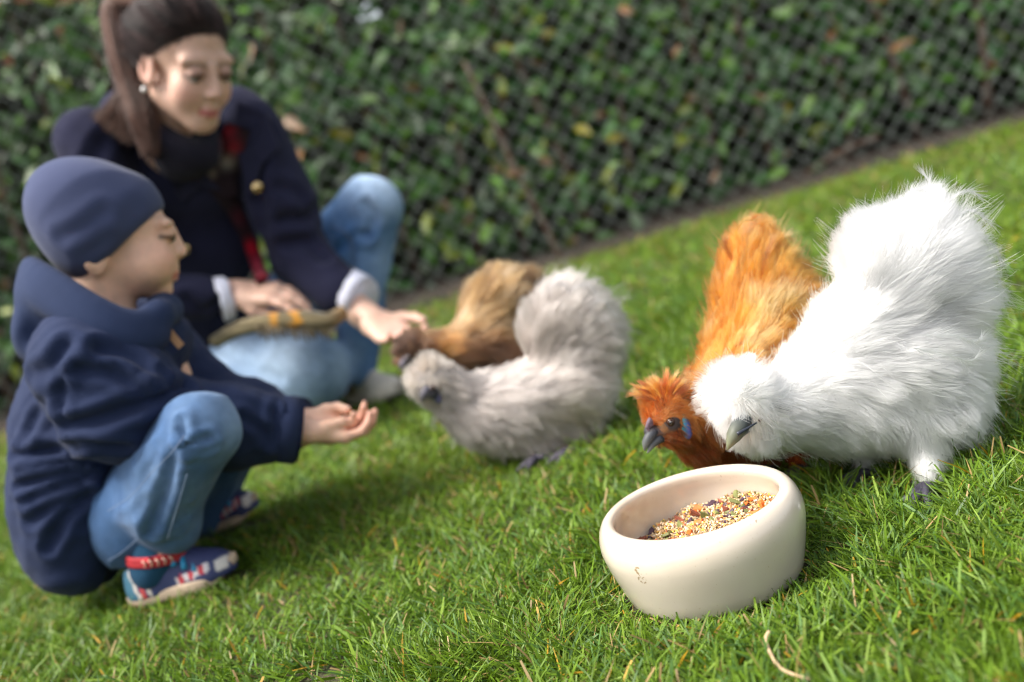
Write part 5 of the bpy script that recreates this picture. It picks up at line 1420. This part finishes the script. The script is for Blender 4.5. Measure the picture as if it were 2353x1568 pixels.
# jeans
s = Solid()
s.chain([pelv, hpr, hpr + (knr - hpr) * .5, knr], [.12, .115, .105, .094], .03); s.chain([knr, at(640, 905, 2.55), anr], [.085, .065, .05], .03)
s.chain([pelv, hpl, hpl + (knl - hpl) * .55, knl], [.12, .105, .088, .078], .03); s.chain([knl, knl + (anl - knl) * .35 + [-.01, 0, 0], anl + (knl - anl) * .02], [.075, .066, .050], .02)
V, Q = s.mesh(.009, smooth=3)
V = wrinkle(V, Q, .007, 9, stretch_along(sdir(.6, .8), .5), 31)
for pth_, dp, sg in ((((840, 470), (860, 500), (845, 540)), .009, .010), (((845, 540), (815, 545), (780, 570)), .009, .010), (((800, 560), (805, 620), (795, 690)), .008, .011), (((500, 800), (560, 840), (640, 870)), .006, .012)):
    V = crease(V, Q, pth_, 2.3, dp, sg)
c = denim_cols(V, [(knr + [-.05, -.09, .07], .15, 1.0), (knr + [.06, -.03, .0], .09, .7), (knl + [.05, -.05, .05], .085, .95), (knl + [.02, -.02, .08], .07, .9), (knl + (anl - knl) * .4 + [.05, -.05, 0], .08, .35), ((hpr + knr) / 2 + [0, -.08, .08], .12, .8)], (.055, .145, .33), (.44, .58, .76), .1)
wj = solid_obj('jeans', V, Q, denim_m, woman, c)
for path in (((490, 868), (540, 868), (590, 890), (625, 925)), ((760, 520), (800, 540), (810, 600), (800, 680))):
    pp = project_out(spline([at(x, y, 2.3) for x, y in path], 16), V); Vt, Ft = tube(pp, .0016, 5); pyobj('seam', Vt, Ft, stitch_m, wj, True)
def wshoe_cols(L, LL):
    y = L[:, 1] / LL; c = np.tile([.60, .56, .49], (len(L), 1)); nz = vnoise(L, 40, 2)
    w = np.clip(np.exp(-((y - .3) / .12) ** 2) * (.4 + nz), 0, 1)[:, None]; return c * (1 - w) + np.array([.24, .14, .085]) * w
wsole = mat('pale_sole', (.42, .38, .32), .8, noise=50, noise_amt=.2)
h_, t_ = gnd(800, 925, .01), gnd(940, 912, .01)
up, fr, L = shoe(woman, h_, h_ + unit(t_ - h_) * .235, .088, .085, wshoe_cols, wsole, None)
for k in range(4):
    y = L * (.42 + .07 * k); zt = .082 - .009 * k
    Vl, Fl = tube(spline([fr.p(-.026, y, zt - .014), fr.p(0, y + .003, zt + .002), fr.p(.026, y, zt - .014)], 7), .0035, 6); pyobj('lace', Vl, Fl, cotton_m, up, True, np.array([.5, .47, .42]))
NO_GRASS += [tuple((h_ + unit(t_ - h_) * .235 * q_)[:2]) + (.042,) for q_ in (.1, .4, .7, .95)]
h2 = gnd(520, 1075, .01); up, fr, L = shoe(woman, anr * [1, 1, 0] + [-.05, .08, .012], anr * [1, 1, 0] + [.10, -.09, .012], .088, .085, wshoe_cols, wsole, None)

# ------------------------------------------------------------------ the striped fringed cloth on her knee
olive = cloth_mat('olive_cloth', 700, 30, .2, .3, .95, .6)
pth = spline([at(486, 782, 2.20), at(540, 752, 2.16), at(610, 735, 2.13), at(690, 728, 2.12), at(750, 732, 2.12), at(790, 710, 2.14)], 34)
def olive_cols(Vs):
    sx, sy = px_of(np.asarray(Vs)); c = np.tile([.155, .125, .068], (len(Vs), 1)) * (1 + .25 * np.sin(sy / 4))[:, None]
    for x0, x1 in ((618, 641), (668, 690)):
        w = (sx > x0) & (sx < x1); c[w] = (.50, .22, .02)
    w = np.exp(-((sx - 790) / 22) ** 2)[:, None] * .7; return np.clip(c * (1 - w) + np.array([.34, .20, .09]) * w, 0, 1)
Vs, Fs = strip(pth, list(np.interp(np.linspace(0, 1, 34), [0, .2, .7, 1], [.026, .034, .038, .026])), [np.array([.1, -.75, .65])] * 34, .014, 9, .010)
cl = pyobj('striped_cloth', Vs, Fs, olive, None, True, olive_cols(Vs))
tag(cl, 'olive cloth with two orange stripes and a fringe lying on the woman\'s knee', 'cloth')
fr_m = mat('fringe_yarn', (.17, .13, .075), .9, noise=90, noise_amt=.4)
for i in range(46):
    x = 590 + i * 3.6 + random.uniform(-1, 1); p0 = at(x, 744 + 4 * math.sin(i * .3), 2.12)
    Vt, Ft = tube([p0, p0 + [random.uniform(-.004, .004), -.004, -.012], p0 + [random.uniform(-.008, .008), -.006, -.028 - random.uniform(0, .01)]], [.0022, .002, .0012], 5); pyobj('fringe', Vt, Ft, fr_m, cl, True)

# ================================================================== SMALL THINGS ON THE LAWN
straw_m = mat('dry_straw', (.47, .33, .19), .7, noise=120, noise_amt=.3)
for (pts, r0, lab) in (([(1768, 1452), (1760, 1470), (1772, 1505), (1800, 1540), (1860, 1562)], .0017, 'curved dry straw lying on the grass in front of the bowl'),):
    pp = spline([gnd(x, y, .028 - .002 * i) for i, (x, y) in enumerate(pts)], 18)
    V, F = tube(pp, list(np.linspace(r0 * 1.1, r0 * .7, 18)), 6); tag(pyobj('straw', V, F, straw_m, None, True), lab, 'straw')
make_grass()
